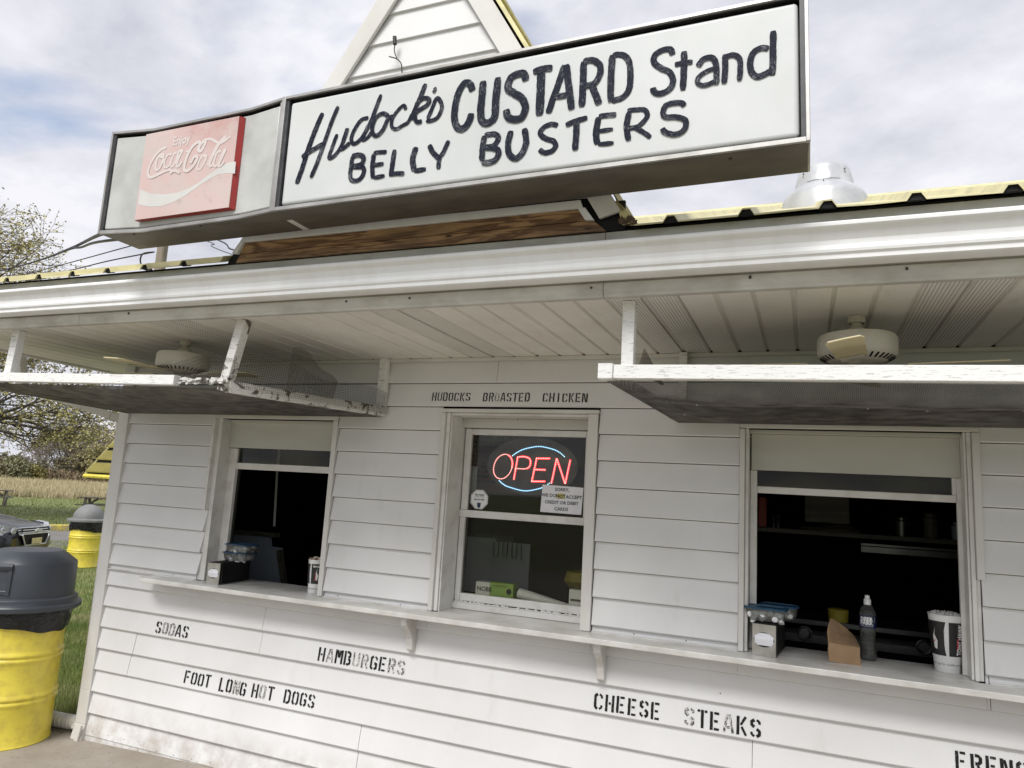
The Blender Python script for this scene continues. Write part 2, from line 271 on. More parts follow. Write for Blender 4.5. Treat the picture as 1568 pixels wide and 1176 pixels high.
# ---------------------------------------------------------------- mesh helpers
class MB:
    def __init__(s): s.v=[]; s.f=[]; s.uv=None
    def add(s,vs,fs):
        o=len(s.v); s.v+= [tuple(p) for p in vs]; s.f+=[tuple(i+o for i in f) for f in fs]; return s
    def box(s,x0,x1,y0,y1,z0,z1,m=None):
        vs=[Vector(p) for p in((x0,y0,z0),(x1,y0,z0),(x1,y1,z0),(x0,y1,z0),(x0,y0,z1),(x1,y0,z1),(x1,y1,z1),(x0,y1,z1))]
        if m is not None: vs=[m@p for p in vs]
        return s.add(vs,[(3,2,1,0),(4,5,6,7),(0,1,5,4),(1,2,6,5),(2,3,7,6),(3,0,4,7)])
    def beam(s,a,b,w,h,up=(0,0,1)):      # rectangular bar from a to b, w sideways, h along up
        a=Vector(a); b=Vector(b); d=(b-a).normalized(); u=Vector(up); sd_=d.cross(u).normalized(); u=sd_.cross(d).normalized()
        q=[a+sd_*(i*w/2)+u*(j*h/2) for i,j in((-1,-1),(1,-1),(1,1),(-1,1))]+[b+sd_*(i*w/2)+u*(j*h/2) for i,j in((-1,-1),(1,-1),(1,1),(-1,1))]
        return s.add(q,[(3,2,1,0),(4,5,6,7),(0,1,5,4),(1,2,6,5),(2,3,7,6),(3,0,4,7)])
    def tube(s,pts,r,n=8,caps=True):
        pts=[Vector(p) for p in pts]; rings=[]; o=len(s.v); prev=None
        for i,p in enumerate(pts):
            d=((pts[min(i+1,len(pts)-1)])-(pts[max(i-1,0)])).normalized()
            if prev is None:
                a=Vector((0,0,1)) if abs(d.z)<.9 else Vector((1,0,0)); x=d.cross(a).normalized()
            else: x=(prev-d*prev.dot(d)).normalized()
            prev=x; y=d.cross(x); rr=r[i] if isinstance(r,(list,tuple)) else r
            for k in range(n):
                a=2*math.pi*k/n; s.v.append(tuple(p+x*(rr*math.cos(a))+y*(rr*math.sin(a))))
        for i in range(len(pts)-1):
            for k in range(n):
                s.f.append((o+i*n+k,o+i*n+(k+1)%n,o+(i+1)*n+(k+1)%n,o+(i+1)*n+k))
        if caps: s.f.append(tuple(o+k for k in range(n))[::-1]); s.f.append(tuple(o+(len(pts)-1)*n+k for k in range(n)))
        return s
    def lathe(s,prof,c=(0,0,0),n=40,m=None,a0=0,a1=2*math.pi):
        o=len(s.v); c=Vector(c); full=abs(a1-a0-2*math.pi)<1e-6; K=n if full else n+1
        for r,z in prof:
            for k in range(K):
                a=a0+(a1-a0)*k/n; p=Vector((r*math.cos(a),r*math.sin(a),z)); p=(m@p if m is not None else p)+c; s.v.append(tuple(p))
        for i in range(len(prof)-1):
            for k in range(n):
                k2=(k+1)%K if full else k+1
                s.f.append((o+i*K+k,o+i*K+k2,o+(i+1)*K+k2,o+(i+1)*K+k))
        return s
    def prism(s,poly,y0,y1):              # polygon in x,z extruded along y
        n=len(poly); vs=[(x,y0,z) for x,z in poly]+[(x,y1,z) for x,z in poly]
        return s.add(vs,[tuple(range(n))[::-1],tuple(range(n,2*n))]+[(i,(i+1)%n,n+(i+1)%n,n+i) for i in range(n)])
    def prism_x(s,poly,x0,x1):            # polygon in y,z extruded along x
        n=len(poly); vs=[(x0,y,z) for y,z in poly]+[(x1,y,z) for y,z in poly]
        return s.add(vs,[tuple(range(n)),tuple(range(n,2*n))[::-1]]+[(i,n+i,n+(i+1)%n,(i+1)%n) for i in range(n)])
    def prism_z(s,poly,z0,z1):
        n=len(poly); vs=[(x,y,z0) for x,y in poly]+[(x,y,z1) for x,y in poly]
        return s.add(vs,[tuple(range(n))[::-1],tuple(range(n,2*n))]+[(i,(i+1)%n,n+(i+1)%n,n+i) for i in range(n)])
    def strip(s,pts,z0,z1,y0,y1):         # plan polyline (x,y) extruded in z, with depth y0..y1 behind it
        for (xa,ya),(xb,yb) in zip(pts,pts[1:]):
            s.add([(xa,ya+y0,z0),(xb,yb+y0,z0),(xb,yb+y1,z0),(xa,ya+y1,z0),(xa,ya+y0,z1),(xb,yb+y0,z1),(xb,yb+y1,z1),(xa,ya+y1,z1)],[(3,2,1,0),(4,5,6,7),(0,1,5,4),(1,2,6,5),(2,3,7,6),(3,0,4,7)])
        return s
    def build(s,name,mat,parent=None,smooth=False,bevel=0,local=False,kind=None,seg=2,label=None,fix=True):
        me=bpy.data.meshes.new(name); vs=s.v
        if parent is not None and not local:
            L=parent; 
            while L.parent: L=L.parent
            o=L.location; vs=[(x-o.x,y-o.y,z-o.z) for x,y,z in s.v]
        me.from_pydata(vs,[],s.f); 
        if fix:
            bm=bmesh.new(); bm.from_mesh(me); bmesh.ops.recalc_face_normals(bm,faces=bm.faces); bm.to_mesh(me); bm.free()
        if s.uv:
            ul=me.uv_layers.new(name='UVMap')
            for p in me.polygons:
                for li,vi in zip(p.loop_indices,p.vertices): ul.data[li].uv=s.uv[vi]
        me.materials.append(M[mat] if isinstance(mat,str) else mat)
        if smooth: me.polygons.foreach_set('use_smooth',[True]*len(me.polygons))
        ob=bpy.data.objects.new(name,me); col.objects.link(ob)
        if parent is not None: ob.parent=parent
        if kind: ob['kind']=kind
        if label: ob['label']=label
        if bevel:
            b=ob.modifiers.new('bevel','BEVEL'); b.width=bevel; b.segments=seg; b.limit_method='ANGLE'; b.angle_limit=R(40)
        if smooth:
            try: me.set_sharp_from_angle(angle=R(38))
            except Exception: pass
        return ob
def boxes(name,mat,parent,lst,bevel=0,**k):
    o=None
    for b_ in lst:
        w=MB(); w.box(*b_); o=w.build(name,mat,parent,bevel=bevel,**k)
    return o
def thing(name,label,cat,loc,group=None):
    o=bpy.data.objects.new(name,None); col.objects.link(o); o.location=loc; o.empty_display_size=.1; o['label']=label; o['category']=cat
    if group: o['group']=group
    return o
def tag(o,label,cat,group=None):
    o['label']=label; o['category']=cat
    if group: o['group']=group
    return o
def copy_tree(o,parent=None):
    c=o.copy(); col.objects.link(c); c.parent=parent
    for ch in list(o.children): copy_tree(ch,c)
    return c
def catmull(pts,n=8):
    if len(pts)<3:
        out=[]
        for a,b in zip(pts,pts[1:]):
            for i in range(n): t=i/n; out.append(tuple(x+(y-x)*t for x,y in zip(a,b)))
        return out+[tuple(pts[-1])]
    P=[pts[0]]+list(pts)+[pts[-1]]; out=[]
    for i in range(1,len(P)-2):
        p0,p1,p2,p3=P[i-1:i+3]
        for k in range(n):
            t=k/n; out.append(tuple(.5*((2*b)+(-a+c)*t+(2*a-5*b+4*c-d)*t*t+(-a+3*b-3*c+d)*t**3) for a,b,c,d in zip(p0,p1,p2,p3)))
    return out+[tuple(pts[-1])]
def ribbon(mb,pts,w,place,jit=0.,dz=0.,taper=.0,uoff=0.):
    # pts are 2-D; place(x,z,lift)->3-D point; adds a flat painted stroke with UVs
    if mb.uv is None: mb.uv=[]
    n=len(pts); o=len(mb.v); L=0
    for i,(x,z) in enumerate(pts):
        a=pts[max(i-1,0)]; b=pts[min(i+1,n-1)]; dx_,dz_=b[0]-a[0],b[1]-a[1]; l=math.hypot(dx_,dz_) or 1; nx,nz=-dz_/l,dx_/l
        if i: L+=math.hypot(x-pts[i-1][0],z-pts[i-1][1])
        ends=min(i,n-1-i); ww=w/2*(1 if ends>1 else (.86 if ends==1 else .62)) if taper else w/2
        ja=ww*(1+random.uniform(-jit,jit)); jb=ww*(1+random.uniform(-jit,jit))
        dq=dz-i*.000012; mb.v.append(tuple(place(x+nx*ja,z+nz*ja,dq))); mb.v.append(tuple(place(x-nx*jb,z-nz*jb,dq)))
        mb.uv+=[(uoff+L/.1,0),(uoff+L/.1,w/.06)]
    for i in range(n-1): mb.f.append((o+2*i,o+2*i+1,o+2*i+3,o+2*i+2))
def text_mesh(body,size,align='CENTER',bold=0.,xs=1.):
    cu=bpy.data.curves.new('t','FONT'); cu.body=body; cu.size=size; cu.align_x=align; cu.offset=bold; cu.resolution_u=2
    ob=bpy.data.objects.new('t',cu); col.objects.link(ob); dg=bpy.context.evaluated_depsgraph_get(); me=bpy.data.meshes.new_from_object(ob.evaluated_get(dg))
    vs=[(v.co.x*xs,v.co.y) for v in me.vertices]; fs=[tuple(p.vertices) for p in me.polygons]
    bpy.data.objects.remove(ob); bpy.data.curves.remove(cu); bpy.data.meshes.remove(me); return vs,fs
def add_text(mb,body,size,place,**k):
    vs,fs=text_mesh(body,size,**k); mb.add([place(x,y) for x,y in vs],fs)
# painted sign strokes, in metres on the sign face
STROKES=[(0.0235,[(-2.04,0.445),(-2.071,0.367),(-2.102,0.273),(-2.124,0.187),(-2.147,0.116)]),
(0.0182,[(-1.956,0.462),(-1.984,0.391),(-2.012,0.301),(-2.043,0.201),(-2.07,0.135)]),
(0.0202,[(-2.131,0.24),(-2.092,0.263),(-2.006,0.295)]),
(0.0171,[(-1.948,0.327),(-1.966,0.273),(-1.98,0.219),(-1.952,0.224),(-1.921,0.261),(-1.903,0.31),(-1.896,0.345),(-1.912,0.286),(-1.92,0.251),(-1.898,0.258),(-1.874,0.275)]),
(0.0171,[(-1.788,0.379),(-1.824,0.375),(-1.854,0.338),(-1.869,0.295),(-1.853,0.266),(-1.816,0.286),(-1.784,0.338),(-1.759,0.4),(-1.732,0.48)]),
(0.0161,[(-1.785,0.348),(-1.802,0.3),(-1.806,0.277),(-1.782,0.286),(-1.764,0.312)]),
(0.0173,[(-1.682,0.367),(-1.714,0.387),(-1.748,0.373),(-1.763,0.329),(-1.754,0.295),(-1.73,0.288),(-1.704,0.314),(-1.688,0.352),(-1.673,0.363),(-1.659,0.361)]),
(0.0151,[(-1.599,0.385),(-1.611,0.407),(-1.638,0.39),(-1.664,0.354),(-1.663,0.318),(-1.64,0.302),(-1.609,0.314),(-1.583,0.325),(-1.565,0.362)]),
(0.0192,[(-1.51,0.49),(-1.531,0.432),(-1.558,0.366),(-1.571,0.333)]),
(0.0173,[(-1.553,0.4),(-1.517,0.423),(-1.487,0.413),(-1.494,0.39),(-1.539,0.368),(-1.551,0.35),(-1.54,0.319),(-1.514,0.318)]),
(0.0143,[(-1.466,0.464),(-1.462,0.454),(-1.469,0.44)]),
(0.0163,[(-1.488,0.324),(-1.471,0.366),(-1.451,0.412),(-1.429,0.389),(-1.424,0.358),(-1.442,0.322),(-1.477,0.313),(-1.493,0.32)]),
(0.0191,[(-1.853,0.21),(-1.857,0.165),(-1.857,0.114),(-1.841,0.092),(-1.807,0.093),(-1.788,0.121),(-1.796,0.147),(-1.854,0.157)]),
(0.0201,[(-1.858,0.208),(-1.819,0.208),(-1.795,0.192),(-1.804,0.163),(-1.848,0.159)]),
(0.0202,[(-1.743,0.204),(-1.746,0.145),(-1.738,0.089)]),
(0.0181,[(-1.746,0.207),(-1.713,0.206),(-1.679,0.203)]),
(0.0171,[(-1.744,0.149),(-1.689,0.15)]),
(0.0171,[(-1.735,0.091),(-1.679,0.094)]),
(0.0204,[(-1.64,0.208),(-1.645,0.142),(-1.648,0.086)]),
(0.0181,[(-1.649,0.095),(-1.622,0.096),(-1.582,0.091)]),
(0.0243,[(-1.534,0.204),(-1.546,0.152),(-1.535,0.095)]),
(0.0202,[(-1.535,0.095),(-1.479,0.097)]),
(0.0202,[(-1.471,0.204),(-1.451,0.168),(-1.418,0.134)]),
(0.0182,[(-1.38,0.21),(-1.4,0.164),(-1.418,0.134),(-1.419,0.089)]),
(0.0273,[(-1.283,0.415),(-1.297,0.447),(-1.324,0.457),(-1.349,0.416),(-1.36,0.356),(-1.359,0.3),(-1.339,0.258),(-1.31,0.256),(-1.29,0.282),(-1.282,0.315)]),
(0.0286,[(-1.237,0.452),(-1.239,0.385),(-1.24,0.313),(-1.232,0.274),(-1.206,0.259),(-1.177,0.28),(-1.175,0.346),(-1.17,0.455)]),
(0.0275,[(-1.047,0.416),(-1.055,0.447),(-1.082,0.453),(-1.114,0.44),(-1.123,0.397),(-1.094,0.37),(-1.06,0.342),(-1.042,0.301),(-1.056,0.26),(-1.088,0.256),(-1.116,0.271),(-1.126,0.305)]),
(0.0255,[(-1.017,0.448),(-0.975,0.454),(-0.935,0.451)]),
(0.0316,[(-0.982,0.447),(-0.981,0.366),(-0.982,0.254)]),
(0.0243,[(-0.886,0.455),(-0.904,0.389),(-0.927,0.318),(-0.945,0.258)]),
(0.0255,[(-0.878,0.454),(-0.868,0.388),(-0.857,0.317),(-0.848,0.258)]),
(0.0226,[(-0.922,0.323),(-0.86,0.323)]),
(0.0255,[(-0.807,0.455),(-0.806,0.36),(-0.808,0.261)]),
(0.0226,[(-0.809,0.453),(-0.769,0.451),(-0.74,0.422),(-0.74,0.385),(-0.761,0.352),(-0.8,0.348)]),
(0.0245,[(-0.77,0.343),(-0.754,0.304),(-0.738,0.26)]),
(0.0233,[(-0.692,0.458),(-0.695,0.365),(-0.694,0.262)]),
(0.0216,[(-0.692,0.456),(-0.655,0.451),(-0.628,0.42),(-0.62,0.362),(-0.623,0.306),(-0.646,0.274),(-0.69,0.266)]),
(0.0222,[(-1.216,0.206),(-1.222,0.152),(-1.221,0.098)]),
(0.0212,[(-1.217,0.208),(-1.172,0.206),(-1.154,0.185),(-1.175,0.155),(-1.214,0.156)]),
(0.0222,[(-1.214,0.154),(-1.169,0.144),(-1.149,0.125),(-1.16,0.095),(-1.193,0.086),(-1.221,0.093)]),
(0.0233,[(-1.099,0.209),(-1.11,0.157),(-1.101,0.108),(-1.073,0.088),(-1.048,0.105),(-1.032,0.15),(-1.043,0.21)]),
(0.0191,[(-0.903,0.199),(-0.927,0.21),(-0.958,0.203),(-0.975,0.179),(-0.951,0.153),(-0.919,0.138),(-0.908,0.116),(-0.922,0.097),(-0.953,0.094),(-0.975,0.111)]),
(0.0192,[(-0.87,0.196),(-0.83,0.207),(-0.783,0.213)]),
(0.0224,[(-0.825,0.207),(-0.826,0.145),(-0.828,0.086)]),
(0.0224,[(-0.739,0.209),(-0.747,0.148),(-0.74,0.097)]),
(0.0192,[(-0.739,0.211),(-0.707,0.21),(-0.67,0.207)]),
(0.0161,[(-0.742,0.15),(-0.681,0.15)]),
(0.0161,[(-0.737,0.096),(-0.677,0.094)]),
(0.0204,[(-0.62,0.209),(-0.629,0.155),(-0.62,0.094)]),
(0.0171,[(-0.628,0.217),(-0.592,0.214),(-0.563,0.208),(-0.552,0.184),(-0.567,0.16),(-0.59,0.145),(-0.623,0.144)]),
(0.0161,[(-0.603,0.146),(-0.569,0.122),(-0.538,0.094)]),
(0.0182,[(-0.416,0.198),(-0.428,0.212),(-0.456,0.217),(-0.485,0.211),(-0.494,0.183),(-0.483,0.166),(-0.447,0.16),(-0.416,0.145),(-0.41,0.123),(-0.423,0.099),(-0.454,0.093),(-0.485,0.107),(-0.496,0.123)]),
(0.0204,[(-0.462,0.411),(-0.471,0.435),(-0.499,0.438),(-0.527,0.425),(-0.531,0.395),(-0.506,0.367),(-0.473,0.343),(-0.459,0.306),(-0.473,0.274),(-0.508,0.263),(-0.529,0.276),(-0.532,0.292)]),
(0.0214,[(-0.421,0.418),(-0.42,0.359),(-0.423,0.261)]),
(0.0182,[(-0.454,0.37),(-0.419,0.37),(-0.389,0.368)]),
(0.0192,[(-0.37,0.345),(-0.353,0.369),(-0.326,0.373),(-0.309,0.354),(-0.304,0.311),(-0.305,0.262)]),
(0.0153,[(-0.306,0.328),(-0.337,0.321),(-0.365,0.305),(-0.372,0.285),(-0.356,0.269),(-0.329,0.269),(-0.307,0.278)]),
(0.0192,[(-0.275,0.375),(-0.274,0.317),(-0.278,0.261)]),
(0.0173,[(-0.273,0.364),(-0.247,0.367),(-0.226,0.35),(-0.222,0.316),(-0.225,0.262)]),
(0.0196,[(-0.126,0.367),(-0.151,0.374),(-0.177,0.362),(-0.189,0.326),(-0.184,0.288),(-0.166,0.267),(-0.141,0.271),(-0.12,0.281)]),
(0.0204,[(-0.111,0.433),(-0.112,0.369),(-0.113,0.307),(-0.116,0.262)])]
COLA=[(0.0103,[(-3.003,0.413),(-3.01,0.421),(-3.031,0.414),(-3.066,0.389),(-3.093,0.347),(-3.104,0.305),(-3.094,0.278),(-3.071,0.27),(-3.028,0.28),(-2.987,0.291),(-2.953,0.294),(-2.941,0.28),(-2.946,0.274),(-2.938,0.281),(-2.918,0.285),(-2.881,0.268)]),
(0.0094,[(-3.027,0.386),(-3.047,0.374),(-3.056,0.333),(-3.048,0.307),(-3.027,0.314),(-3.009,0.351),(-3.011,0.381),(-3.027,0.386),(-3.031,0.374),(-3.005,0.368)]),
(0.0085,[(-2.962,0.369),(-2.961,0.381),(-2.982,0.376),(-2.998,0.345),(-2.993,0.317),(-2.974,0.311),(-2.949,0.328)]),
(0.0094,[(-2.921,0.381),(-2.939,0.378),(-2.952,0.348),(-2.953,0.319),(-2.937,0.312),(-2.917,0.343),(-2.909,0.381),(-2.885,0.386),(-2.903,0.351),(-2.912,0.313),(-2.896,0.306),(-2.878,0.329)]),
(0.0075,[(-2.86,0.378),(-2.843,0.379)]),
(0.0113,[(-2.768,0.371),(-2.781,0.378),(-2.761,0.408),(-2.742,0.418),(-2.738,0.405),(-2.756,0.369),(-2.772,0.369),(-2.778,0.387),(-2.773,0.411),(-2.786,0.418),(-2.82,0.398),(-2.844,0.357),(-2.857,0.31),(-2.853,0.28),(-2.831,0.273),(-2.803,0.289),(-2.783,0.315),(-2.778,0.339),(-2.799,0.341),(-2.818,0.31)]),
(0.0094,[(-2.752,0.424),(-2.716,0.424),(-2.685,0.412),(-2.666,0.4),(-2.642,0.39),(-2.609,0.4),(-2.582,0.418)]),
(0.0094,[(-2.734,0.341),(-2.753,0.334),(-2.769,0.304),(-2.771,0.275),(-2.753,0.272),(-2.733,0.293),(-2.722,0.326),(-2.734,0.341),(-2.714,0.329)]),
(0.0094,[(-2.708,0.283),(-2.685,0.33),(-2.663,0.375),(-2.632,0.408),(-2.611,0.42),(-2.618,0.406),(-2.647,0.386),(-2.674,0.338),(-2.692,0.293),(-2.686,0.275),(-2.668,0.29)]),
(0.0094,[(-2.629,0.346),(-2.652,0.345),(-2.665,0.313),(-2.666,0.28),(-2.648,0.274),(-2.626,0.307),(-2.614,0.341),(-2.601,0.349),(-2.623,0.302),(-2.633,0.272),(-2.619,0.271),(-2.602,0.29)])]
WAVE=[(-3.146,0.215),(-3.067,0.183),(-2.972,0.167),(-2.886,0.165),(-2.821,0.176),(-2.753,0.2),(-2.688,0.235),(-2.624,0.264),(-2.58,0.28),(-2.546,0.283),(-2.528,0.278),(-2.526,0.218),(-2.572,0.227),(-2.629,0.227),(-2.685,0.211),(-2.751,0.181),(-2.828,0.143),(-2.908,0.116),(-2.98,0.105),(-3.062,0.112),(-3.143,0.133)]
# ================================================================ THE STAND
H=.1524; ZA=2.3241
XL,XR,YB=-4.98,3.0,4.0
SOF=2.79; EY=-1.25
bld=thing('food_stand','long white-sided roadside food stand with three serving windows under a deep eave','building',(-1,0,0))

def zline(k): return ZA-H*k
def wy(z):                       # front face of the clapboards at height z
    k=math.ceil((ZA-z)/H-1e-9); t=(z-zline(k))/H
    return -.025*(1-t)-.003*t
OPEN=[(-4.03,-2.925,1.19,2.405),(-2.150,-1.116,1.19,2.463),(-.337,.752,1.19,2.397)]
# sheathing behind the boards: piers and headers round the three openings
HOLE=[(-3.985,-2.958),(-2.092,-1.178),(-.318,.728)]
w=MB(); xs=[XL]+[x for h in HOLE for x in h]+[XR]
for i in range(0,8,2): w.box(xs[i],xs[i+1],.0,.12,.03,2.785)
for (a,b),t in zip(HOLE,(2.385,2.445,2.38)): w.box(a,b,0,.12,t,2.785); w.box(a,b,0,.12,.03,1.19)
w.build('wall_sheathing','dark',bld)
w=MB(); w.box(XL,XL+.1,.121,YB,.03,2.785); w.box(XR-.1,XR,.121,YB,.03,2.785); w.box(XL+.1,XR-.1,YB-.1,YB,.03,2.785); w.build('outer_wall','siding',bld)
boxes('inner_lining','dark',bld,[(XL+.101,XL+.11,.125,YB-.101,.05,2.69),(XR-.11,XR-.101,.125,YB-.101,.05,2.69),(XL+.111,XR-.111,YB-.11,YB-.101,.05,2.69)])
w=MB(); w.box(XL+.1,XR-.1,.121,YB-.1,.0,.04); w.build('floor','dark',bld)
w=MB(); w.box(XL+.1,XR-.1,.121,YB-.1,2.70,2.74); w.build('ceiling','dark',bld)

JOINTS={11:[-4.527,-.264],12:[-4.556],9:[-3.386],10:[-3.391],13:[-2.56],14:[-2.565,.4],8:[.764],-2:[-1.783],12.5:[]}
def board(xa,xb,zb,zt,k,end=0.):
    # lapped board: proud lower edge with a return, top tucked under the one above
    def yy(z): return -.025*(1-(z-zline(k))/H)-.003*((z-zline(k))/H)
    mb=MB(); j=random.uniform(-.0016,.0016); n=max(2,int((xb-xa)/.35)); o=0
    zt2=zt+(.004 if zt>=zline(k-1)-1e-6 and k>-2 else 0)
    for i in range(n+1):
        x=xa+(xb-xa)*i/n; wv=noise.noise(Vector((x*.8,k*3.1,0)))*.0022
        sk=end*(1 if i==n else 0)
        a=yy(zb)+wv+j; b_=yy(zt2)+wv*.3+j
        zm=zt-.0042; mb.v+=[(x-sk,-.001,zb+.001),(x-sk,a+.003,zb),(x-sk,a-.0004,zb+.0055),(x,yy(zm)+wv*.3+j,zm),(x,b_,zt2),(x,-.001,zt2)]
    for i in range(n):
        for q in range(5): mb.f.append((i*6+q,i*6+q+1,i*6+q+7,i*6+q+6))
    mb.f.append((0,1,2,3,4,5)); mb.f.append(tuple(n*6+q for q in(5,4,3,2,1,0)))
    ob=mb.build('siding_board','siding',bld); ob.data.materials.append(M['lap_shade'])
    for i in range(n): ob.data.polygons[i*5+3].material_index=1  # top strip gets the painted lap shadow
    return ob
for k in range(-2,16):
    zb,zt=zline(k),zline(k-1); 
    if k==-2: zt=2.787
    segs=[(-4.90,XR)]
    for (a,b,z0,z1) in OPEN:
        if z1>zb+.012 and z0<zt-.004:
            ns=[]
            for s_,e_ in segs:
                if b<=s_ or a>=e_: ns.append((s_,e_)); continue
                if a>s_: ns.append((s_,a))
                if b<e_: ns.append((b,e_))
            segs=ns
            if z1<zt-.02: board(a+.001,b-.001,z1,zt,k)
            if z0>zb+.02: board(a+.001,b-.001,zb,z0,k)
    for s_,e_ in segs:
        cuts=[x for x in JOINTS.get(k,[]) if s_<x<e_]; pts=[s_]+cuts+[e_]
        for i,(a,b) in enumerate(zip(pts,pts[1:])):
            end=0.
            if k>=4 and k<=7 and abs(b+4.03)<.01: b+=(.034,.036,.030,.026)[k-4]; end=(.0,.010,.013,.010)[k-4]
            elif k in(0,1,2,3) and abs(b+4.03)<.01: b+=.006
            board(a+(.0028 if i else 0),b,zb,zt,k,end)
    if k==15: pass
# bottom flashing strip and foundation
w=MB()
for a,b in ((-4.9,-4.36),(-4.357,-3.83),(-3.827,-2.6),(-2.597,XR)):
    w=MB(); w.box(a,b,-.021,-.002,-.05,zline(15)+random.uniform(-.003,.002)); w.build('base_flashing','siding',bld,bevel=.002)
w=MB(); w.box(XL+.02,XR,.0,.11,-.1,.031); w.build('foundation','concrete',bld)
# corner board, slightly kicked out at the foot
w=MB(); xo=[(.0,-5.005,-4.895),(.11,-4.992,-4.888),(.35,-4.986,-4.884),(2.785,-4.990,-4.884)]
for (z0,a0,b0),(z1,a1,b1) in zip(xo,xo[1:]):
    ya=-.036-.015*(z0<.05); yb=-.036
    w.add([(a0,ya,z0),(b0,ya,z0),(b0,.0,z0),(a0,.0,z0),(a1,yb,z1),(b1,yb,z1),(b1,0,z1),(a1,0,z1)],[(0,1,5,4),(1,2,6,5),(2,3,7,6),(3,0,4,7),(3,2,1,0),(4,5,6,7)])
w.box(-5.003,-4.985,.001,.10,.0,2.785); w.build('corner_board','trim',bld,bevel=.004)
w=MB(); w.prism([(-4.905,.0),(-4.885,.11),(-4.925,.06),(-4.94,.0)],-.068,-.051); w.build('corner_flap','trim',bld)

# ---------------- windows
def trimbar(w,x0,x1,z0,z1,y0=-.032,y1=.002): w.box(x0,x1,y0,y1,z0,z1)
def glass(par,x0,x1,z0,z1,y,mat='pane'):
    g=MB(); g.box(x0,x1,y,y+.004,z0,z1); g.build('pane',mat,par)
# left serving window (open)
def frame_obj(name='window'):
    pass
w=MB(); trimbar(w,-2.966,-2.930,1.222,2.375); trimbar(w,-4.025,-2.930,2.377,2.403,-.030); win1=w.build('window','trim',bld,bevel=.003)
boxes('jamb','window_paint',win1,[(-4.028,-3.962,-.0025,.0,1.222,2.376),(-4.022,-4.000,-.036,-.003,1.71,2.376),(-3.985,-3.962,.001,.16,1.222,2.376),(-2.968,-2.958,.001,.16,1.222,2.374)],bevel=.002)
w=MB(); w.box(-3.961,-2.969,.085,.10,2.172,2.376); w.box(-3.961,-2.969,.06,.0845,2.352,2.376); w.build('header_panel','panel_paint',win1,bevel=.002)
w=MB(); w.box(-3.961,-3.888,.10,.13,1.222,2.168); w.box(-3.022,-2.969,.10,.13,1.222,2.168); w.box(-3.887,-3.023,.101,.132,2.018,2.064); w.build('sash_frame','window_paint',win1,bevel=.003)
w=MB(); w.box(-3.887,-3.878,.133,.15,1.222,2.017); w.build('screen_track','steel_dark',win1)
glass(win1,-3.887,-3.023,2.065,2.171,.115,'pane_grimy')
# middle double-hung window
w=MB(); trimbar(w,-2.148,-2.118,1.222,2.438); trimbar(w,-1.181,-1.122,1.222,2.438,-.034); trimbar(w,-2.150,-1.118,2.440,2.462,-.036); win2=w.build('window','trim',bld,bevel=.003)
boxes('jamb','window_paint',win2,[(-2.117,-2.092,-.012,.0,1.222,2.439),(-2.099,-2.083,.001,.225,1.19,2.439),(-1.186,-1.178,.001,.225,1.19,2.439),(-2.082,-1.187,.0,.225,2.425,2.439)],bevel=.002)
w=MB(); w.box(-2.082,-1.187,.155,.189,2.362,2.424); w.build('header_panel','panel_paint',win2,bevel=.003)
Y0,Y1=.19,.222
w=MB(); w.box(-2.075,-2.031,Y0,Y1,1.835,2.360); w.box(-1.255,-1.215,Y0,Y1,1.835,2.360); w.box(-2.030,-1.256,Y0+.001,Y1,2.320,2.359)
w.box(-2.082,-1.214,Y0-.006,Y1,1.789,1.834); w.build('upper_sash','window_paint',win2,bevel=.003)
w=MB(); w.box(-2.078,-2.044,Y0+.002,Y1+.01,1.268,1.788); w.box(-1.236,-1.198,Y0+.002,Y1+.01,1.268,1.788); w.box(-2.043,-1.237,Y0+.003,Y1+.01,1.268,1.314); w.build('lower_sash','window_paint',win2,bevel=.003)
w=MB(); w.box(-2.042,-2.030,.215,.23,1.316,1.787); w.build('screen_track','steel_dark',win2)
glass(win2,-2.030,-1.256,1.835,2.319,.207); glass(win2,-2.042,-1.238,1.315,1.787,.213,'pane_grimy')
w=MB()
for i in range(70):          # ragged caulk flakes under the lower sash
    x=-2.08+.88*i/70; w.box(x,x+.0125,.182+random.uniform(-.006,.003),.189,1.258,1.264+random.uniform(-.002,.008))
w.build('caulk_flakes','window_paint',win2,kind='stuff')
w=MB(); w.box(-2.082,-1.187,.172,.24,1.2215,1.257); w.build('sill','window_paint',win2,bevel=.003)
# right serving window (open)
w=MB(); trimbar(w,-.335,-.308,1.222,2.37); trimbar(w,.732,.764,1.681,2.372); trimbar(w,-.335,.764,2.374,2.396,-.030); win3=w.build('window','trim',bld,bevel=.003)
boxes('jamb','window_paint',win3,[(-.307,-.290,-.010,.10,1.222,2.373),(.712,.731,-.012,.10,1.222,2.373),(.700,.711,.0,.10,1.222,2.373),(.732,.749,-.002,.01,1.222,1.68)],bevel=.003)
w=MB(); w.box(-.283,.699,.085,.10,2.156,2.352); w.box(-.289,.699,.05,.10,2.353,2.373); w.build('header_panel','panel_paint',win3,bevel=.002)
w=MB(); w.box(-.289,-.254,.10,.13,1.222,2.155); w.box(.682,.711,.101,.13,1.222,2.155); w.box(-.253,.681,.098,.132,2.034,2.070); w.build('sash_frame','window_paint',win3,bevel=.003)
w=MB(); w.box(.664,.681,.105,.13,2.071,2.155); w.build('glazing_bead','window_paint',win3)
glass(win3,-.253,.663,2.071,2.155,.115,'pane_grimy')

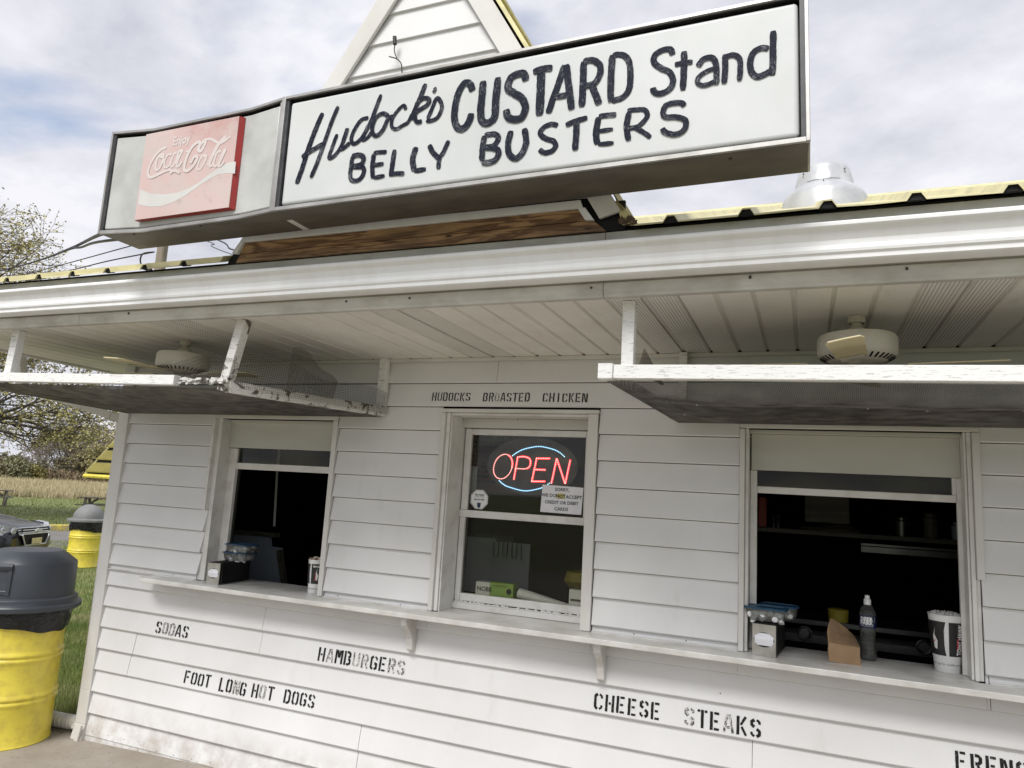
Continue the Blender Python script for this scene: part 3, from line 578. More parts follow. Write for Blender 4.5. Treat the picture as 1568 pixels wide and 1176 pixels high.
# ---------------- counter ledge and scroll brackets
w=MB(); pl=[]; n=60
for i in range(n+1):
    x=-4.36+(XR-.4+4.36)*i/n; pl.append((x,-.198+noise.noise(Vector((x*5,0,0)))*.0035+noise.noise(Vector((x*19,3,0)))*.0015))
poly=[(-4.43,-.135)]+pl+[(XR-.4,-.0175),(-4.40,-.0175)]
w.prism_z(poly,1.190,1.2195); led=w.build('counter_ledge','counter',bld,bevel=.004)
for (a,b) in HOLE:
    w=MB(); w.box(a+.006,b-.006,-.0174,.30,1.1895,1.2195); w.build('window_ledge','counter',bld)
for a,b in((-4.88,-4.03),(-2.925,-2.15),(-1.116,-.337),(.765,XR-.4)):
    w=MB(); n=int((b-a)/.02)
    for i in range(n): x=a+(b-a)*i/n; w.box(x,x+(b-a)/n,-.029,-.018,1.2196,1.2235+random.uniform(0,.004))
    w.build('caulk_bead','counter',bld,kind='stuff')
def bracket(x):
    P=[(-.018,1.189),(-.155,1.189),(-.160,1.165),(-.150,1.140),(-.120,1.115),(-.090,1.085),(-.070,1.05),(-.062,1.01),(-.060,.985),(-.045,.975),(-.018,.975)]
    m=MB(); m.prism_x(P,x-.021,x+.021); m.build('ledge_bracket','counter',bld,bevel=.005)
for x in(-2.235,-1.045,1.4,-3.7+9): 
    if x<2.6: bracket(x)

# ---------------- eave: soffit panels, fascia, gutter, downspout
LW=.1475; x=-5.50; i=0
PERF=[(-4.60,-4.26),(-3.42,-3.08),(-2.10,-1.76),(-.84,-.50),(.38,.72),(1.6,1.9)]
while x<XR+.3:
    c=x+LW; perf=any(a<c<b for a,b in PERF); w=MB(); z=SOF; g=.012
    pr=[(x-.0004,g-.0005),(x+.004,.0),(x+LW-.016,0),(x+LW-.008,g),(x+LW+.003,g),(x+LW+.010,0),(x+2*LW-.016,0),(x+2*LW-.010,g),(x+2*LW+.0006,g)]
    y1=-.012 if x>-4.99-.1 else YB+.4
    for q,(px,pz) in enumerate(pr):
        sag=random.uniform(-.001,.001); w.v+=[(px,EY+.012,z+pz),(px,(EY+y1)/2,z+pz+sag),(px,y1,z+pz)]
    for q in range(len(pr)-1):
        for r_ in range(2): w.f.append((q*3+r_,q*3+r_+1,q*3+r_+4,q*3+r_+3))
    w.build('soffit_panel','soffit_perf' if perf else 'soffit',bld); x+=2*LW; i+=1
w=MB(); w.box(-5.5,XR+.3,EY+.02,-.0,SOF+.02,SOF+.03); w.build('soffit_backing','dark',bld)
w=MB(); w.box(-4.88,XR,-.030,-.012,2.768,2.789); w.build('soffit_channel','trim',bld,bevel=.002)
XE0,XE1=-5.56,XR+.36
FJ=[XE0,-3.9,-.78,1.4,XE1]
for a,b in zip(FJ,FJ[1:]):
    w=MB(); w.prism_x([(EY-.002,2.776),(EY+.03,2.776),(EY+.03,2.782),(EY+.01,2.784),(EY+.01,3.058),(EY-.004,3.058),(EY-.004,2.84),(EY-.012,2.835),(EY-.012,2.80),(EY-.004,2.788)],a+.001,b-.001)
    w.build('fascia_board','fascia',bld,bevel=.002)
gp=[(-.013,2.980),(-.013,2.843),(-.082,2.843),(-.0905,2.848),(-.0905,2.864),(-.098,2.872),(-.100,2.882),(-.094,2.900),(-.094,2.918),(-.108,2.945),(-.124,2.957),(-.128,2.962),(-.128,2.974),(-.118,2.981),(-.110,2.977),(-.117,2.966),(-.104,2.952),(-.088,2.925),(-.088,2.868),(-.080,2.850),(-.018,2.850),(-.018,2.980)]
gp=[(EY+a,b) for a,b in gp]
w=MB(); w.prism_x(gp,XE0,XE1); gut=w.build('gutter','gutter',bld,smooth=False,bevel=.0015)
w=MB(); w.prism_x([(EY-.014,2.846),(EY-.086,2.846),(EY-.10,2.90),(EY-.124,2.975),(EY-.014,2.975)],XE0-.006,XE0-.001); w.build('end_cap','gutter',gut)
for x in(-4.65,-3.5,-2.05,-1.7,-.83,-.2,.33,1.1,2.2):
    w=MB(); w.tube([(x,EY-.0125,2.818+random.uniform(-.006,.01)),(x,EY-.0165,2.818)],.005,8); w.build('fascia_nail','screw',bld)
w=MB(); dpath=[(-5.62,-.46,2.80),(-5.62,-.40,2.55),(-5.40,-.20,2.478),(-5.075,.02,2.372),(-5.036,.05,2.33),(-5.035,.06,.12),(-5.06,.03,.05)]
for a,b in zip(dpath,dpath[1:]):
    a=Vector(a); b=Vector(b); d=(b-a).normalized(); w.beam(a-d*.012,b+d*.012,.078,.058,up=(0,0,1) if abs(d.z)<.9 else (0,1,0))
w.build('downspout','trim',bld,bevel=.006)
w=MB(); 
for q in(.35,.9): 
    a=Vector((-5.40,-.20,2.478)).lerp(Vector((-5.075,.02,2.372)),q); d=Vector((.325,.22,-.106)).normalized(); w.beam(a-d*.003,a+d*.003,.084,.064)
w.build('downspout_joint','fascia',bld)
# left rake soffit edge trim
w=MB(); w.box(-5.56,-5.502,EY+.03,YB+.4,2.776,2.86); w.build('rake_board','trim',bld)

# ---------------- ribbed yellow roof
RX=[-4.526+.2875*i for i in range(-4,28)]; RY0,RZ0,SL=-1.31,3.060,.413; RIDGE=2.0
def roofz(y): return RZ0+(y-RY0)*SL
def ribprof(xc):  return [(xc-.031,0),(xc-.014,.027),(xc+.014,.027),(xc+.031,0)]
PW=3
for i in range(0,len(RX)-PW,PW):
    if RX[i]>XR+.3: break
    top=[(RX[i]-.1437,0)]
    for j in range(PW): top+=ribprof(RX[i+j])
    top+=[(RX[i+PW-1]+.1437,0)]
    for sgn in(0,1):
        w=MB(); n=len(top)
        for (x,dz) in top:
            wob=noise.noise(Vector((x*7,1,sgn)))*.004
            for y,tz in(((RY0 if not(-2.80<x<-.70) else -1.10)+noise.noise(Vector((x*9,0,0)))*.004,0),(RIDGE,0)):
                yy_=y if not sgn else 2*RIDGE-y
                zz_=roofz(y)+dz+(wob if y<0 else 0)
                w.v+=[(x,yy_,zz_),(x,yy_,zz_-.006)]
        for q in range(n-1):
            a=q*4; b=a+4
            w.f+=[(a,b,b+2,a+2),(a+1,a+3,b+3,b+1),(a,a+1,b+1,b),(a+2,b+2,b+3,a+3)]
        w.build('roof_panel','yellow_roof',bld)
w=MB()
for xc in RX:
    if not(-2.84<xc<-.66) and XE0<xc<XE1: w.prism([(xc-.029,RZ0+.001),(xc-.013,RZ0+.026),(xc+.013,RZ0+.026),(xc+.029,RZ0+.001)],RY0+.012,RY0+.03)
w.build('rib_closure','black',bld,kind='stuff')
w=MB(); w.box(XE0+.02,XE1-.02,EY+.011,EY+.055,3.02,3.074); w.prism_x([(EY+.06,3.03),(RIDGE,roofz(RIDGE)-.04),(2*RIDGE-EY,3.03),(2*RIDGE-EY,2.82),(EY+.06,2.82)],XE0+.08,XE1-.08); w.build('roof_deck','black',bld)
w=MB(); w.prism_x([(RIDGE-.2,roofz(RIDGE)-.075),(RIDGE,roofz(RIDGE)+.05),(RIDGE+.2,roofz(RIDGE)-.075),(RIDGE,roofz(RIDGE)+.035)],XE0,XE1); w.build('ridge_cap','yellow_edge',bld)
# roof vent
vc=(.105,.62,roofz(.62)-.028); vt=MB(); vt.lathe([(.262,-.13),(.250,.03),(.243,.055),(.212,.092),(.178,.120),(.174,.124),(.168,.165),(.152,.232),(.140,.256),(.112,.272),(.0,.280)],vc,44)
vent=vt.build('roof_vent','vent_metal',bld,smooth=True)
w=MB(); w.lathe([(.1755,.0),(.1600,.085),(.156,.09)],(vc[0],vc[1],vc[2]+.130),20,a0=R(235),a1=R(300)); w.build('vent_side_plate','vent_metal',vent,smooth=True)
for a,z_ in((222,.20),(222,.178),(315,.205),(315,.183),(268,.105)):
    w=MB(); rr=.163 if z_>.14 else .20; p=Vector(vc)+Vector((rr*math.cos(R(a)),rr*math.sin(R(a)),z_)); w.lathe([(.006,-.003),(.006,.003),(0,.003)],p,8,m=Matrix.Rotation(R(90),3,'Y')@Matrix.Rotation(0,3,'Z')); w.build('vent_screw','screw',vent)

# ---------------- A-frame gable behind the sign
GX,GZ=-1.714,4.841; GY=-1.262
def gl(z,off=0.): return GX-.655*(GZ-z)+off
def gr_(z,off=0.): return GX+.588*(GZ-z)+off
k=0; z=3.22
for zz_ in [3.215+.1565*i for i in range(0,11)]:
    zt=min(zz_+.1565,GZ-.12)
    if zt<=zz_+.02: break
    w=MB(); w.add([(gl(zz_,.08),GY,zz_),(gr_(zz_,-.08),GY,zz_),(gr_(zt,-.08),GY,zt),(gl(zt,.08),GY,zt),(gl(zz_,.08),GY-.018,zz_),(gr_(zz_,-.08),GY-.018,zz_),(gr_(zt,-.08),GY-.005,zt),(gl(zt,.08),GY-.005,zt)],[(3,2,1,0),(4,5,6,7),(0,1,5,4),(1,2,6,5),(2,3,7,6),(3,0,4,7)]); w.build('gable_siding_board','siding',bld)
w=MB(); w.prism([(gl(3.06,.05),3.06),(gr_(3.06,-.05),3.06),(GX,GZ-.06)],GY+.001,GY+.05); w.build('gable_sheathing','black',bld)
for s_,f_ in((-1,gl),(1,gr_)):
    w=MB(); z0=3.128 if s_>0 else 3.31; w.prism([(f_(z0),z0),(f_(GZ-.001),GZ-.001),(f_(GZ-.22),GZ-.22) if False else (GX,GZ-.20),(f_(z0-.024,-s_*.105),z0-.024)],GY-.040,GY-.021); w.build('rake_fascia','trim',bld,bevel=.003)
    w=MB(); w.prism([(f_(z0+.02,-s_*.03),z0+.02),(f_(GZ-.04),GZ-.04),(GX,GZ-.14),(f_(z0+.05,-s_*.10),z0+.05)],GY-.0205,GY-.019); w.build('rake_return','fascia',bld)
    # steep yellow side roofs running back
    for q in range(3):
        ya=(GY-.050 if s_>0 else GY-.016)+q*1.05; yb=ya+1.045; w=MB()
        pr=[]
        for j in range(3): 
            y=ya+.175+j*.35; pr+=[(y-.03,0),(y-.013,.02),(y+.013,.02),(y+.03,0)]
        pr=[(ya,0)]+pr+[(yb,0)]
        nx,nz=(s_*.852,.523)
        for (y,h_) in pr:
            for z in((3.12 if s_>0 else 3.33),GZ+.012):
                lf_=(.012 if s_>0 else -.030)+h_; x=f_(z)+nx*lf_; w.v+=[(x,y,z+nz*lf_),(x-nx*.005,y,z+nz*(lf_-.005))]
        for j in range(len(pr)-1):
            a=j*4; b=a+4; w.f+=[(a,b,b+2,a+2),(a+1,a+3,b+3,b+1),(a,a+1,b+1,b),(a+2,b+2,b+3,a+3)]
        w.build('gable_roof_panel','yellow_roof',bld)
w=MB(); w.beam((GX,GY-.08,GZ+.03),(GX,2.0,GZ+.03),.10,.02); w.build('gable_ridge_cap','yellow_edge',bld)
# open soffit pieces at the foot of the gable: white J-trim round a bare board
w=MB(); w.prism([(-2.728,3.160),(-.872,3.160),(-.885,3.196),(-2.706,3.196)],GY-.036,GY-.020); w.build('j_trim','gutter',bld,bevel=.002)
w=MB(); w.prism([(-2.772,3.104),(-2.735,3.098),(-2.700,3.1595),(-2.729,3.1595)],GY-.037,GY-.019); w.build('j_trim','gutter',bld,bevel=.002)
w=MB(); w.prism([(-.896,3.1595),(-.862,3.1595),(-.8205,3.100),(-.860,3.104)],GY-.037,GY-.019); w.build('j_trim','gutter',bld,bevel=.002)
w=MB(); w.prism([(-2.74,3.104),(-.83,3.108),(-.885,3.164),(-2.70,3.164)],GY-.019,GY-.001); w.build('bare_board','pine',bld)
w=MB(); w.prism([(-2.76,3.0585),(-.775,3.0585),(-.83,3.1065),(-2.735,3.1025)],GY-.012,GY-.0005); w.build('bare_board','pine',bld)
w=MB(); w.box(-2.80,-.70,EY+.056,EY+.16,3.031,3.0575); w.build('blocking_board','black',bld)
w=MB(); w.prism([(-.80,3.060),(-.70,3.062),(-.70,3.19),(-.80,3.19)],GY+.002,GY+.02); w.build('gap_filler','black',bld)
# yellow corner flashing with a dead-leaf clump beside the gable foot
w=MB(); w.add([(-.735,GY-.03,3.19),(-.64,GY-.03,3.075),(-.70,GY-.03,3.068)],[(0,2,1)]); w.build('corner_flashing','yellow_edge',bld)
w=MB()
for i in range(26):
    p=Vector((-.675+random.uniform(-.03,.03),GY-.035+random.uniform(-.012,.02),3.072+random.uniform(0,.025))); a=random.uniform(0,6.3); d=Vector((math.cos(a),random.uniform(-.5,.5),math.sin(a)))*.014; e_=Vector((-d.z,0,d.x))*.6
    w.add([p-d,p+e_,p+d,p-e_],[(0,1,2,3)])
tag(w.build('dead_leaves','leaf_litter',fix=False),'small brown clump of dead leaves on the roof edge at the gable foot','leaves')
w=MB(); w.tube(catmull([(-1.83,GY-.03,3.955),(-1.835,GY-.035,4.0),(-1.86,GY-.04,4.03),(-1.90,GY-.05,4.045)],6),.003,5); w.tube(catmull([(-1.855,GY-.04,4.025),(-1.875,GY-.045,4.07),(-1.872,GY-.05,4.11)],5),.0028,5); w.tube([(-1.872,GY-.05,4.105),(-1.876,GY-.052,4.145)],.010,8)
tag(w.build('loose_wire','cable'),'loose black wire with a capped end on the gable siding','wire')

# ---------------- painted menu words on the clapboards
w_=.5
GL={'A':[[(.21,.98),(.05,0)],[(.29,.98),(.45,0)],[(.19,.28),(.31,.28)]],
'B':[[(.08,1),(.08,0)],[(.2,.93),(.32,.93),(.41,.84),(.41,.64),(.3,.54)],[(.3,.46),(.42,.38),(.42,.16),(.33,.07),(.2,.07)]],
'C':[[(.2,.94),(.08,.84),(.08,.16),(.2,.06)],[(.3,.94),(.42,.84),(.42,.70)],[(.3,.06),(.42,.16),(.42,.30)]],
'D':[[(.08,1),(.08,0)],[(.2,.94),(.32,.94),(.42,.83),(.42,.17),(.32,.06),(.2,.06)]],
'E':[[(.08,1),(.08,0)],[(.2,.93),(.43,.93)],[(.2,.5),(.37,.5)],[(.2,.07),(.43,.07)]],
'F':[[(.08,1),(.08,0)],[(.2,.93),(.43,.93)],[(.2,.5),(.37,.5)]],
'G':[[(.2,.94),(.08,.84),(.08,.16),(.2,.06)],[(.3,.94),(.42,.84),(.42,.70)],[(.3,.06),(.42,.16),(.42,.46),(.29,.46)]],
'H':[[(.08,1),(.08,0)],[(.42,1),(.42,0)],[(.19,.5),(.31,.5)]],'I':[[(.25,1),(.25,0)]],
'K':[[(.08,1),(.08,0)],[(.42,1),(.2,.54)],[(.24,.44),(.44,0)]],'L':[[(.08,1),(.08,0)],[(.2,.07),(.43,.07)]],
'M':[[(.05,1),(.05,0)],[(.45,1),(.45,0)],[(.15,.97),(.24,.45)],[(.35,.97),(.27,.45)]],
'N':[[(.07,1),(.07,0)],[(.43,1),(.43,0)],[(.17,.95),(.33,.05)]],
'O':[[(.2,.94),(.08,.84),(.08,.16),(.2,.06)],[(.3,.94),(.42,.84),(.42,.16),(.3,.06)]],
'R':[[(.08,1),(.08,0)],[(.2,.93),(.32,.93),(.41,.84),(.41,.62),(.32,.52),(.2,.52)],[(.30,.42),(.43,0)]],
'S':[[(.42,.72),(.42,.84),(.3,.94)],[(.2,.94),(.08,.84),(.08,.66),(.2,.56)],[(.3,.46),(.42,.36),(.42,.16),(.3,.06)],[(.2,.06),(.08,.16),(.08,.28)]],
'T':[[(.25,1),(.25,0)],[(.02,.93),(.15,.93)],[(.35,.93),(.48,.93)]],'U':[[(.08,1),(.08,.16),(.2,.06)],[(.42,1),(.42,.16),(.3,.06)]]}
def stencil(word,x0,x1,z0,z1,faded=(),th=.135,mat='stencil'):
    n=len(word); h=z1-z0; adv=(x1-x0)/(n-.16); cw=adv*.84
    for i,ch in enumerate(word):
        ox=x0+adv*i+random.uniform(-.02,.02)*adv; oz=z0+random.uniform(-.02,.02)*h
        mt='stencil_faded' if i in faded else mat; mb=MB()
        for st in GL[ch]:
            pts=[(ox+px/.5*cw,oz+pz*h) for px,pz in st]
            vert=abs(st[0][0]-st[-1][0])<.1
            q=[]
            for a,b in zip(pts,pts[1:]):
                for t in(0,.25,.5,.75): q.append((a[0]+(b[0]-a[0])*t,a[1]+(b[1]-a[1])*t))
            q.append(pts[-1])
            ribbon(mb,q,h*th*(1.25 if vert else 1.)*(cw/(h*.5) if cw<h*.5 else 1)**.5,lambda x,z,l: (x,wy(z)-.0022+l,z),jit=.10,dz=-random.uniform(0,.0006),uoff=random.uniform(0,50))
        mb.build('stencil_letter',mt,bld,fix=False)
stencil('SODAS',-4.340,-4.030,.822,.903,faded=[1,2]); stencil('FOOT',-4.018,-3.780,.527,.608); stencil('LONG',-3.700,-3.470,.520,.606,faded=[2])
stencil('HOT',-3.423,-3.240,.526,.610,faded=[1]); stencil('DOGS',-3.158,-2.914,.531,.612); stencil('HAMBURGERS',-2.920,-2.277,.825,.907,faded=[1,4,5,8,9])
stencil('CHEESE',-1.086,-.724,.820,.904); stencil('STEAKS',-.602,-.221,.818,.904,faded=[0,3]); stencil('FRENCH',.618,.96,.826,.906)
stencil('HUDOCKS',-2.232,-1.957,2.511,2.567,th=.12); stencil('BROASTED',-1.871,-1.557,2.510,2.566,th=.12,faded=[2]); stencil('CHICKEN',-1.476,-1.193,2.508,2.564,th=.12)
# nails along the bottom course and above the ledge
w=MB()
for x,z in [(-4.82+.16*i,.062+random.uniform(-.012,.012)) for i in range(30)]+[(-2.82,1.236),(-2.35,1.232),(-.88,1.236),(-.6,1.236),(-4.25,1.236)]+[(-4.86,2.02),(-1.63,2.40),(-.42,1.0)]:
    y=wy(z)-.001; w.tube([(x,y+.004,z),(x,y-.0015,z)],.0035,6)
w.build('siding_nails','screw',bld,kind='stuff')
# ================================================================ LIGHTBOX SIGN
sg=thing('lightbox_sign','long white lightbox sign with hand-painted custard stand lettering over the eave','sign',(.01,-1.6,3.185))
sg.rotation_euler=(0,-.00886,0)
HS=.556; DEP=.245
plan=[(-3.385,0.),(-3.13,.038),(-2.49,.030),(-2.265,0.),(0.,0.)]
w=MB()
top=[(x,y) for x,y in plan]+[(0,DEP),(-3.385,DEP)]
w.prism_z(top,HS-.004,HS); w.prism_z([(x,y) for x,y in plan]+[(0,DEP),(-3.385,DEP)],.0,.004)
w.box(-3.385,-.0,DEP,DEP+.003,0,HS); w.box(-3.389,-3.3855,.0,DEP,0,HS); w.box(.0005,.004,.0,DEP,0,HS); cab=w.build('cabinet','alu',sg,local=True)
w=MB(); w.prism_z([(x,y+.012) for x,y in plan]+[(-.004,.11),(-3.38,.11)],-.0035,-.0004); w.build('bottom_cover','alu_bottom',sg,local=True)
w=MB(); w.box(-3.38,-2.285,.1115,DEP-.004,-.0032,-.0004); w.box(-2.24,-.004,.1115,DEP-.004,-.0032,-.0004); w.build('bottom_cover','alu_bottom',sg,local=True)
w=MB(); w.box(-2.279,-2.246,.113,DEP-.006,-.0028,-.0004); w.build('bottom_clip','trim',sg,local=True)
for z0,z1 in((-.003,.013),(HS-.009,HS+.003)):      # bright outer lips
    w=MB(); w.strip(plan,z0,z1,-.004,.010); w.build('edge_lip','alu',sg,local=True)
for x0,x1 in((-3.390,-3.379),(-2.272,-2.252),(-.009,.005)):
    w=MB(); w.box(x0,x1,-.006,.012,-.004,HS+.004); w.build('edge_lip','alu',sg,local=True,bevel=.002)
w=MB(); w.strip(plan,.012,HS-.009,.058,.062); w.build('inner_back','retainer',sg,local=True)
for zz0,zz1 in((.013,.019),(HS-.012,HS-.009)):
    w=MB(); w.strip(plan,zz0,zz1,.008,.058); w.build('channel','retainer',sg,local=True)
for x0,x1 in((-3.379,-3.366),(-2.252,-2.236),(-.024,-.009)):
    w=MB(); w.box(x0,x1,.004,.062,.012,HS-.010); w.build('channel','retainer_side',sg,local=True)
w=MB(); w.box(-2.290,-2.2725,.006,.05,.012,HS-.01); w.build('channel','alu',sg,local=True)
# faces
w=MB(); w.box(-2.229,-.029,.006,.045,.022,.530); w.build('main_face','sign_face',sg,local=True,bevel=.016,seg=5,smooth=True)
w=MB(); pf=[(-3.364,.004),(-3.13,.038),(-2.49,.030),(-2.292,.004)]
w.prism_z([(x,y+.006) for x,y in pf]+[(x,y+.022) for x,y in pf[::-1]],.022,.528); w.build('drink_face','sign_face_old',sg,local=True,bevel=.006,smooth=True)
# raised red drink panel with a stronger red side
w=MB(); px0,px1,pz0,pz1=-3.155,-2.540,.050,.517
w.add([(px0,.034,pz0),(px1+.018,.034,pz0-.006),(px1+.018,.034,pz1),(px0,.034,pz1),(px0,.0135,pz0),(px1,.0135,pz0),(px1,.0135,pz1),(px0,.0135,pz1)],[(4,5,6,7),(0,1,5,4),(1,2,6,5),(2,3,7,6),(3,0,4,7)])
dp=w.build('drink_panel','cola_side',sg,local=True)
w=MB(); w.box(px0+.001,px1-.001,.0105,.0133,pz0+.001,pz1-.001); w.build('faded_front','cola',dp,local=True)
pl_=lambda x,z,l: (x,.0098+l,z)
w=MB(); w.add([(x,.0099,z) for x,z in WAVE],[tuple(range(len(WAVE)))]); w.build('white_wave','cola_wave',dp,local=True,fix=False)
w=MB()
for wd,pts in COLA:
    q=catmull(pts,6); ribbon(w,q,wd*1.5,pl_,dz=-random.uniform(.0001,.0008))
w.build('script_lettering','cola_print',dp,local=True,fix=False)
w=MB(); add_text(w,'Enjoy',.066,lambda x,y:(-2.960+x*.80,.0093,.424+y),align='LEFT',bold=.0016); w.build('enjoy_lettering','cola_print',dp,local=True,fix=False)
# brush lettering
w=MB()
for wd,pts in STROKES:
    q=catmull(pts,7); ribbon(w,q,wd*1.14,lambda x,z,l:(x,.0040+l,z),jit=.07,dz=-random.uniform(.0002,.0022),taper=1,uoff=random.uniform(0,90))
w.build('brush_lettering','stroke',sg,local=True,fix=False)
for x in(-2.2,-1.1,-.35):
    w=MB(); w.box(x-.02,x+.02,DEP+.003,DEP+.075,.12,.17); w.box(x-.02,x+.02,DEP+.003,DEP+.075,.42,.46); w.build('mounting_bracket','alu_bottom',sg,local=True)
w=MB()
for x in(-.26,-2.75,-3.2): w.tube([(x,.055,-.0035),(x,.055,-.0065)],.006,8)
w.build('cover_screws','screw',sg,local=True)

# ================================================================ SCREENED FRAMES UNDER THE EAVE
def wire_sheet(name,mat,parent,f,nu,nv,su,sv,r):
    mb=MB()
    for i in range(nu+1):
        pts=[f(i/nu,j/sv) for j in range(sv+1)]; pts=[p for p in pts if p]; 
        if len(pts)>1: mb.tube(pts,r,3,caps=False)
    for j in range(nv+1):
        pts=[f(i/su,j/nv) for i in range(su+1)]; pts=[p for p in pts if p]
        if len(pts)>1: mb.tube(pts,r,3,caps=False)
    return mb.build(name,mat,parent,kind='stuff',fix=False)
def solid_sheet(name,mat,parent,f,nu,nv):
    mb=MB()
    for i in range(nu+1):
        for j in range(nv+1): mb.v.append(f(i/nu,j/nv))
    for i in range(nu):
        for j in range(nv): a=i*(nv+1)+j; mb.f.append((a,a+1,a+nv+2,a+nv+1))
    return mb.build(name,mat,parent,smooth=True,fix=False)
# right frame
fr=thing('screened_frame','white peeling timber frame with sagging wire mesh hanging above the right serving window','awning frame',(-.7,-.6,2.4))
XRR=2.1
def zr(x): return 2.474-.0162*(x+.79)      # centre of the front rail
w=MB(); w.beam((-.74,-1.175,zr(-.74)),(XRR,-1.175,zr(XRR)),.05,.058); w.build('front_rail','peel',fr,bevel=.003)
w=MB(); w.beam((-.805,-1.178,zr(-.8)+.001),(-.742,-1.178,zr(-.8)+.001),.056,.066); w.build('rail_end_block','peel',fr,bevel=.004)
w=MB(); w.beam((-.765,-1.149,zr(-.8)-.005),(-.675,-.02,2.435),.042,.05); w.build('side_rail','peel_bad',fr,bevel=.003)
w=MB(); w.beam((-.697,-1.12,2.50),(-.697,-1.12,2.789),.052,.05,up=(0,1,0)); w.build('post','peel',fr,bevel=.003)
w=MB(); w.beam((-.638,-.042,2.42),(-.638,-.042,2.789),.044,.04,up=(0,1,0)); w.build('post','peel',fr,bevel=.003)
w=MB(); w.beam((1.9,-1.12,2.46),(1.9,-1.12,2.789),.052,.05,up=(0,1,0)); w.build('post','peel',fr,bevel=.003)
w=MB(); w.beam((-.66,-.042,2.425),(XRR,-.042,2.42),.034,.034); w.build('back_rail','peel_bad',fr,bevel=.003)
def sheetR(u,v,lift=0.,sc=1.):
    xa=-.775+.115*v; x=xa+(XRR-xa)*u; y=-1.165+(1.125)*v
    z0=zr(x)-.031; z1=2.398
    edge=min(1,u*9)**.6
    ed=min(1,u*5)
    sag=.030*math.sin(math.pi*min(1,v*1.0))*edge+.020*ed*max(0,math.sin(math.pi*min(1,v/.36)))
    und=noise.noise(Vector((x*2.3,y*2.5,1.7)))*.012*math.sin(math.pi*v)
    return (x,y,z0+(z1-z0)*v-sag*sc+und*edge+lift)
wire_sheet('wire_mesh','mesh_metal',fr,lambda u,v:sheetR(u,v,-.004),400,150,60,18,.00072)
solid_sheet('insect_screen','screen',fr,lambda u,v:sheetR(u,.30+.70*v,.003),60,16)
w=MB()
for i in range(16):
    u=random.uniform(.02,.75); v=random.choice((.30,.33,.62,.9)); p=Vector(sheetR(u,v,-.006)); a=random.uniform(0,6.3)
    w.add([p+Vector((math.cos(a+k*2.1)*.006,math.sin(a+k*2.1)*.006,-.002*k)) for k in range(3)],[(0,1,2)])
w.build('caught_paint_flakes','trim',fr,fix=False)
def flapR(u,v): return (-.665+.03*v+.10*u*(1-v*.5)*.4, -1.10+.35*u, 2.49+ .10*v*(1-u)*1.0)
wire_sheet('torn_mesh_flap','mesh_rusty',fr,flapR,50,16,16,6,.0008)
# left frame
fl=thing('screened_frame','white rotting timber frame with torn curling mesh hanging above the left serving window','awning frame',(-3.5,-.6,2.4))
def zl(x): return 2.484-.0205*(x+4.6)
w=MB(); w.beam((-5.12,-1.175,zl(-5.1)),(-3.17,-1.175,zl(-3.17)),.05,.054); w.build('front_rail','peel',fl,bevel=.003)
w=MB()
for i in range(34):      # rotten splintered stub that carries on to the post
    x=-3.17+.32*(i/34)+random.uniform(0,.01); w.beam((x,-1.17+random.uniform(-.02,.02),zl(x)+random.uniform(-.02,.015)),(x+.045,-1.17+random.uniform(-.02,.02),zl(x)+random.uniform(-.02,.015)),.012,.010)
w.build('rotten_stub','peel_bad',fl)
w=MB(); w.beam((-2.845,-1.14,2.425),(-2.575,-.04,2.437),.045,.062); w.build('side_rail','peel_bad',fl,bevel=.003)
w=MB(); w.beam((-2.865,-1.14,2.40),(-2.795,-1.125,2.789),.055,.055,up=(0,1,0)); w.build('post','peel_bad',fl,bevel=.004)
w=MB(); w.beam((-4.598,-1.15,2.50),(-4.598,-1.135,2.789),.062,.05,up=(0,1,0)); w.build('post','peel',fl,bevel=.003)
w=MB(); w.beam((-2.592,-.042,2.42),(-2.592,-.042,2.789),.062,.038,up=(0,1,0)); w.build('post','peel',fl,bevel=.003)
w=MB(); w.beam((-4.93,-.042,2.43),(-2.63,-.042,2.428),.034,.034); w.build('back_rail','peel_bad',fl,bevel=.003)
w=MB(); w.beam((-5.10,-1.149,2.487),(-4.93,-.06,2.445),.038,.04); w.build('side_rail','peel_bad',fl,bevel=.003)
def sheetL(u,v,lift=0.):
    xa=-5.10+.20*v; xb=-2.865+.28*v; x=xa+(xb-xa)*u; y=-1.165+1.125*v
    z0=zl(x)-.032; z1=2.404
    e=min(1,u*6,(1-u)*6); sag=.022*math.sin(math.pi*v)*e+.014*e*max(0,math.sin(math.pi*min(1,v/.36)))
    und=noise.noise(Vector((x*2.1,y*2.5,5.7)))*.011*math.sin(math.pi*v)
    return (x,y,z0+(z1-z0)*v-sag+und*e+lift)
wire_sheet('wire_mesh','mesh_metal',fl,lambda u,v:sheetL(u,v,-.004),320,150,50,18,.00072)
solid_sheet('insect_screen','screen',fl,lambda u,v:sheetL(u,.30+.70*v,.003),50,16)
def curlA(u,v):     # front piece curling up between broken rail and post
    x=-3.15+.36*u; y=-1.19+.05*math.sin(v*3)+.03*noise.noise(Vector((u*3,v*3,0))); h=.135*v*(.8+.35*math.sin(u*2.6))
    return (x-.05*v*(1-u),y,2.435+h+.012*noise.noise(Vector((u*5,v*4,9))))
wire_sheet('curled_mesh','galv' if False else 'mesh_metal',fl,curlA,26,11,20,12,.0010)
def sideB(u,v):     # mesh standing along the side rail
    x=-2.80+.235*u; y=-1.12+1.07*u; top=.20-.075*u+.02*math.sin(u*9)
    return (x+.045*v*math.sin(u*7)*(1-u)+.02,y,2.42+top*v)
wire_sheet('standing_mesh','mesh_rusty',fl,sideB,84,15,40,6,.0008)
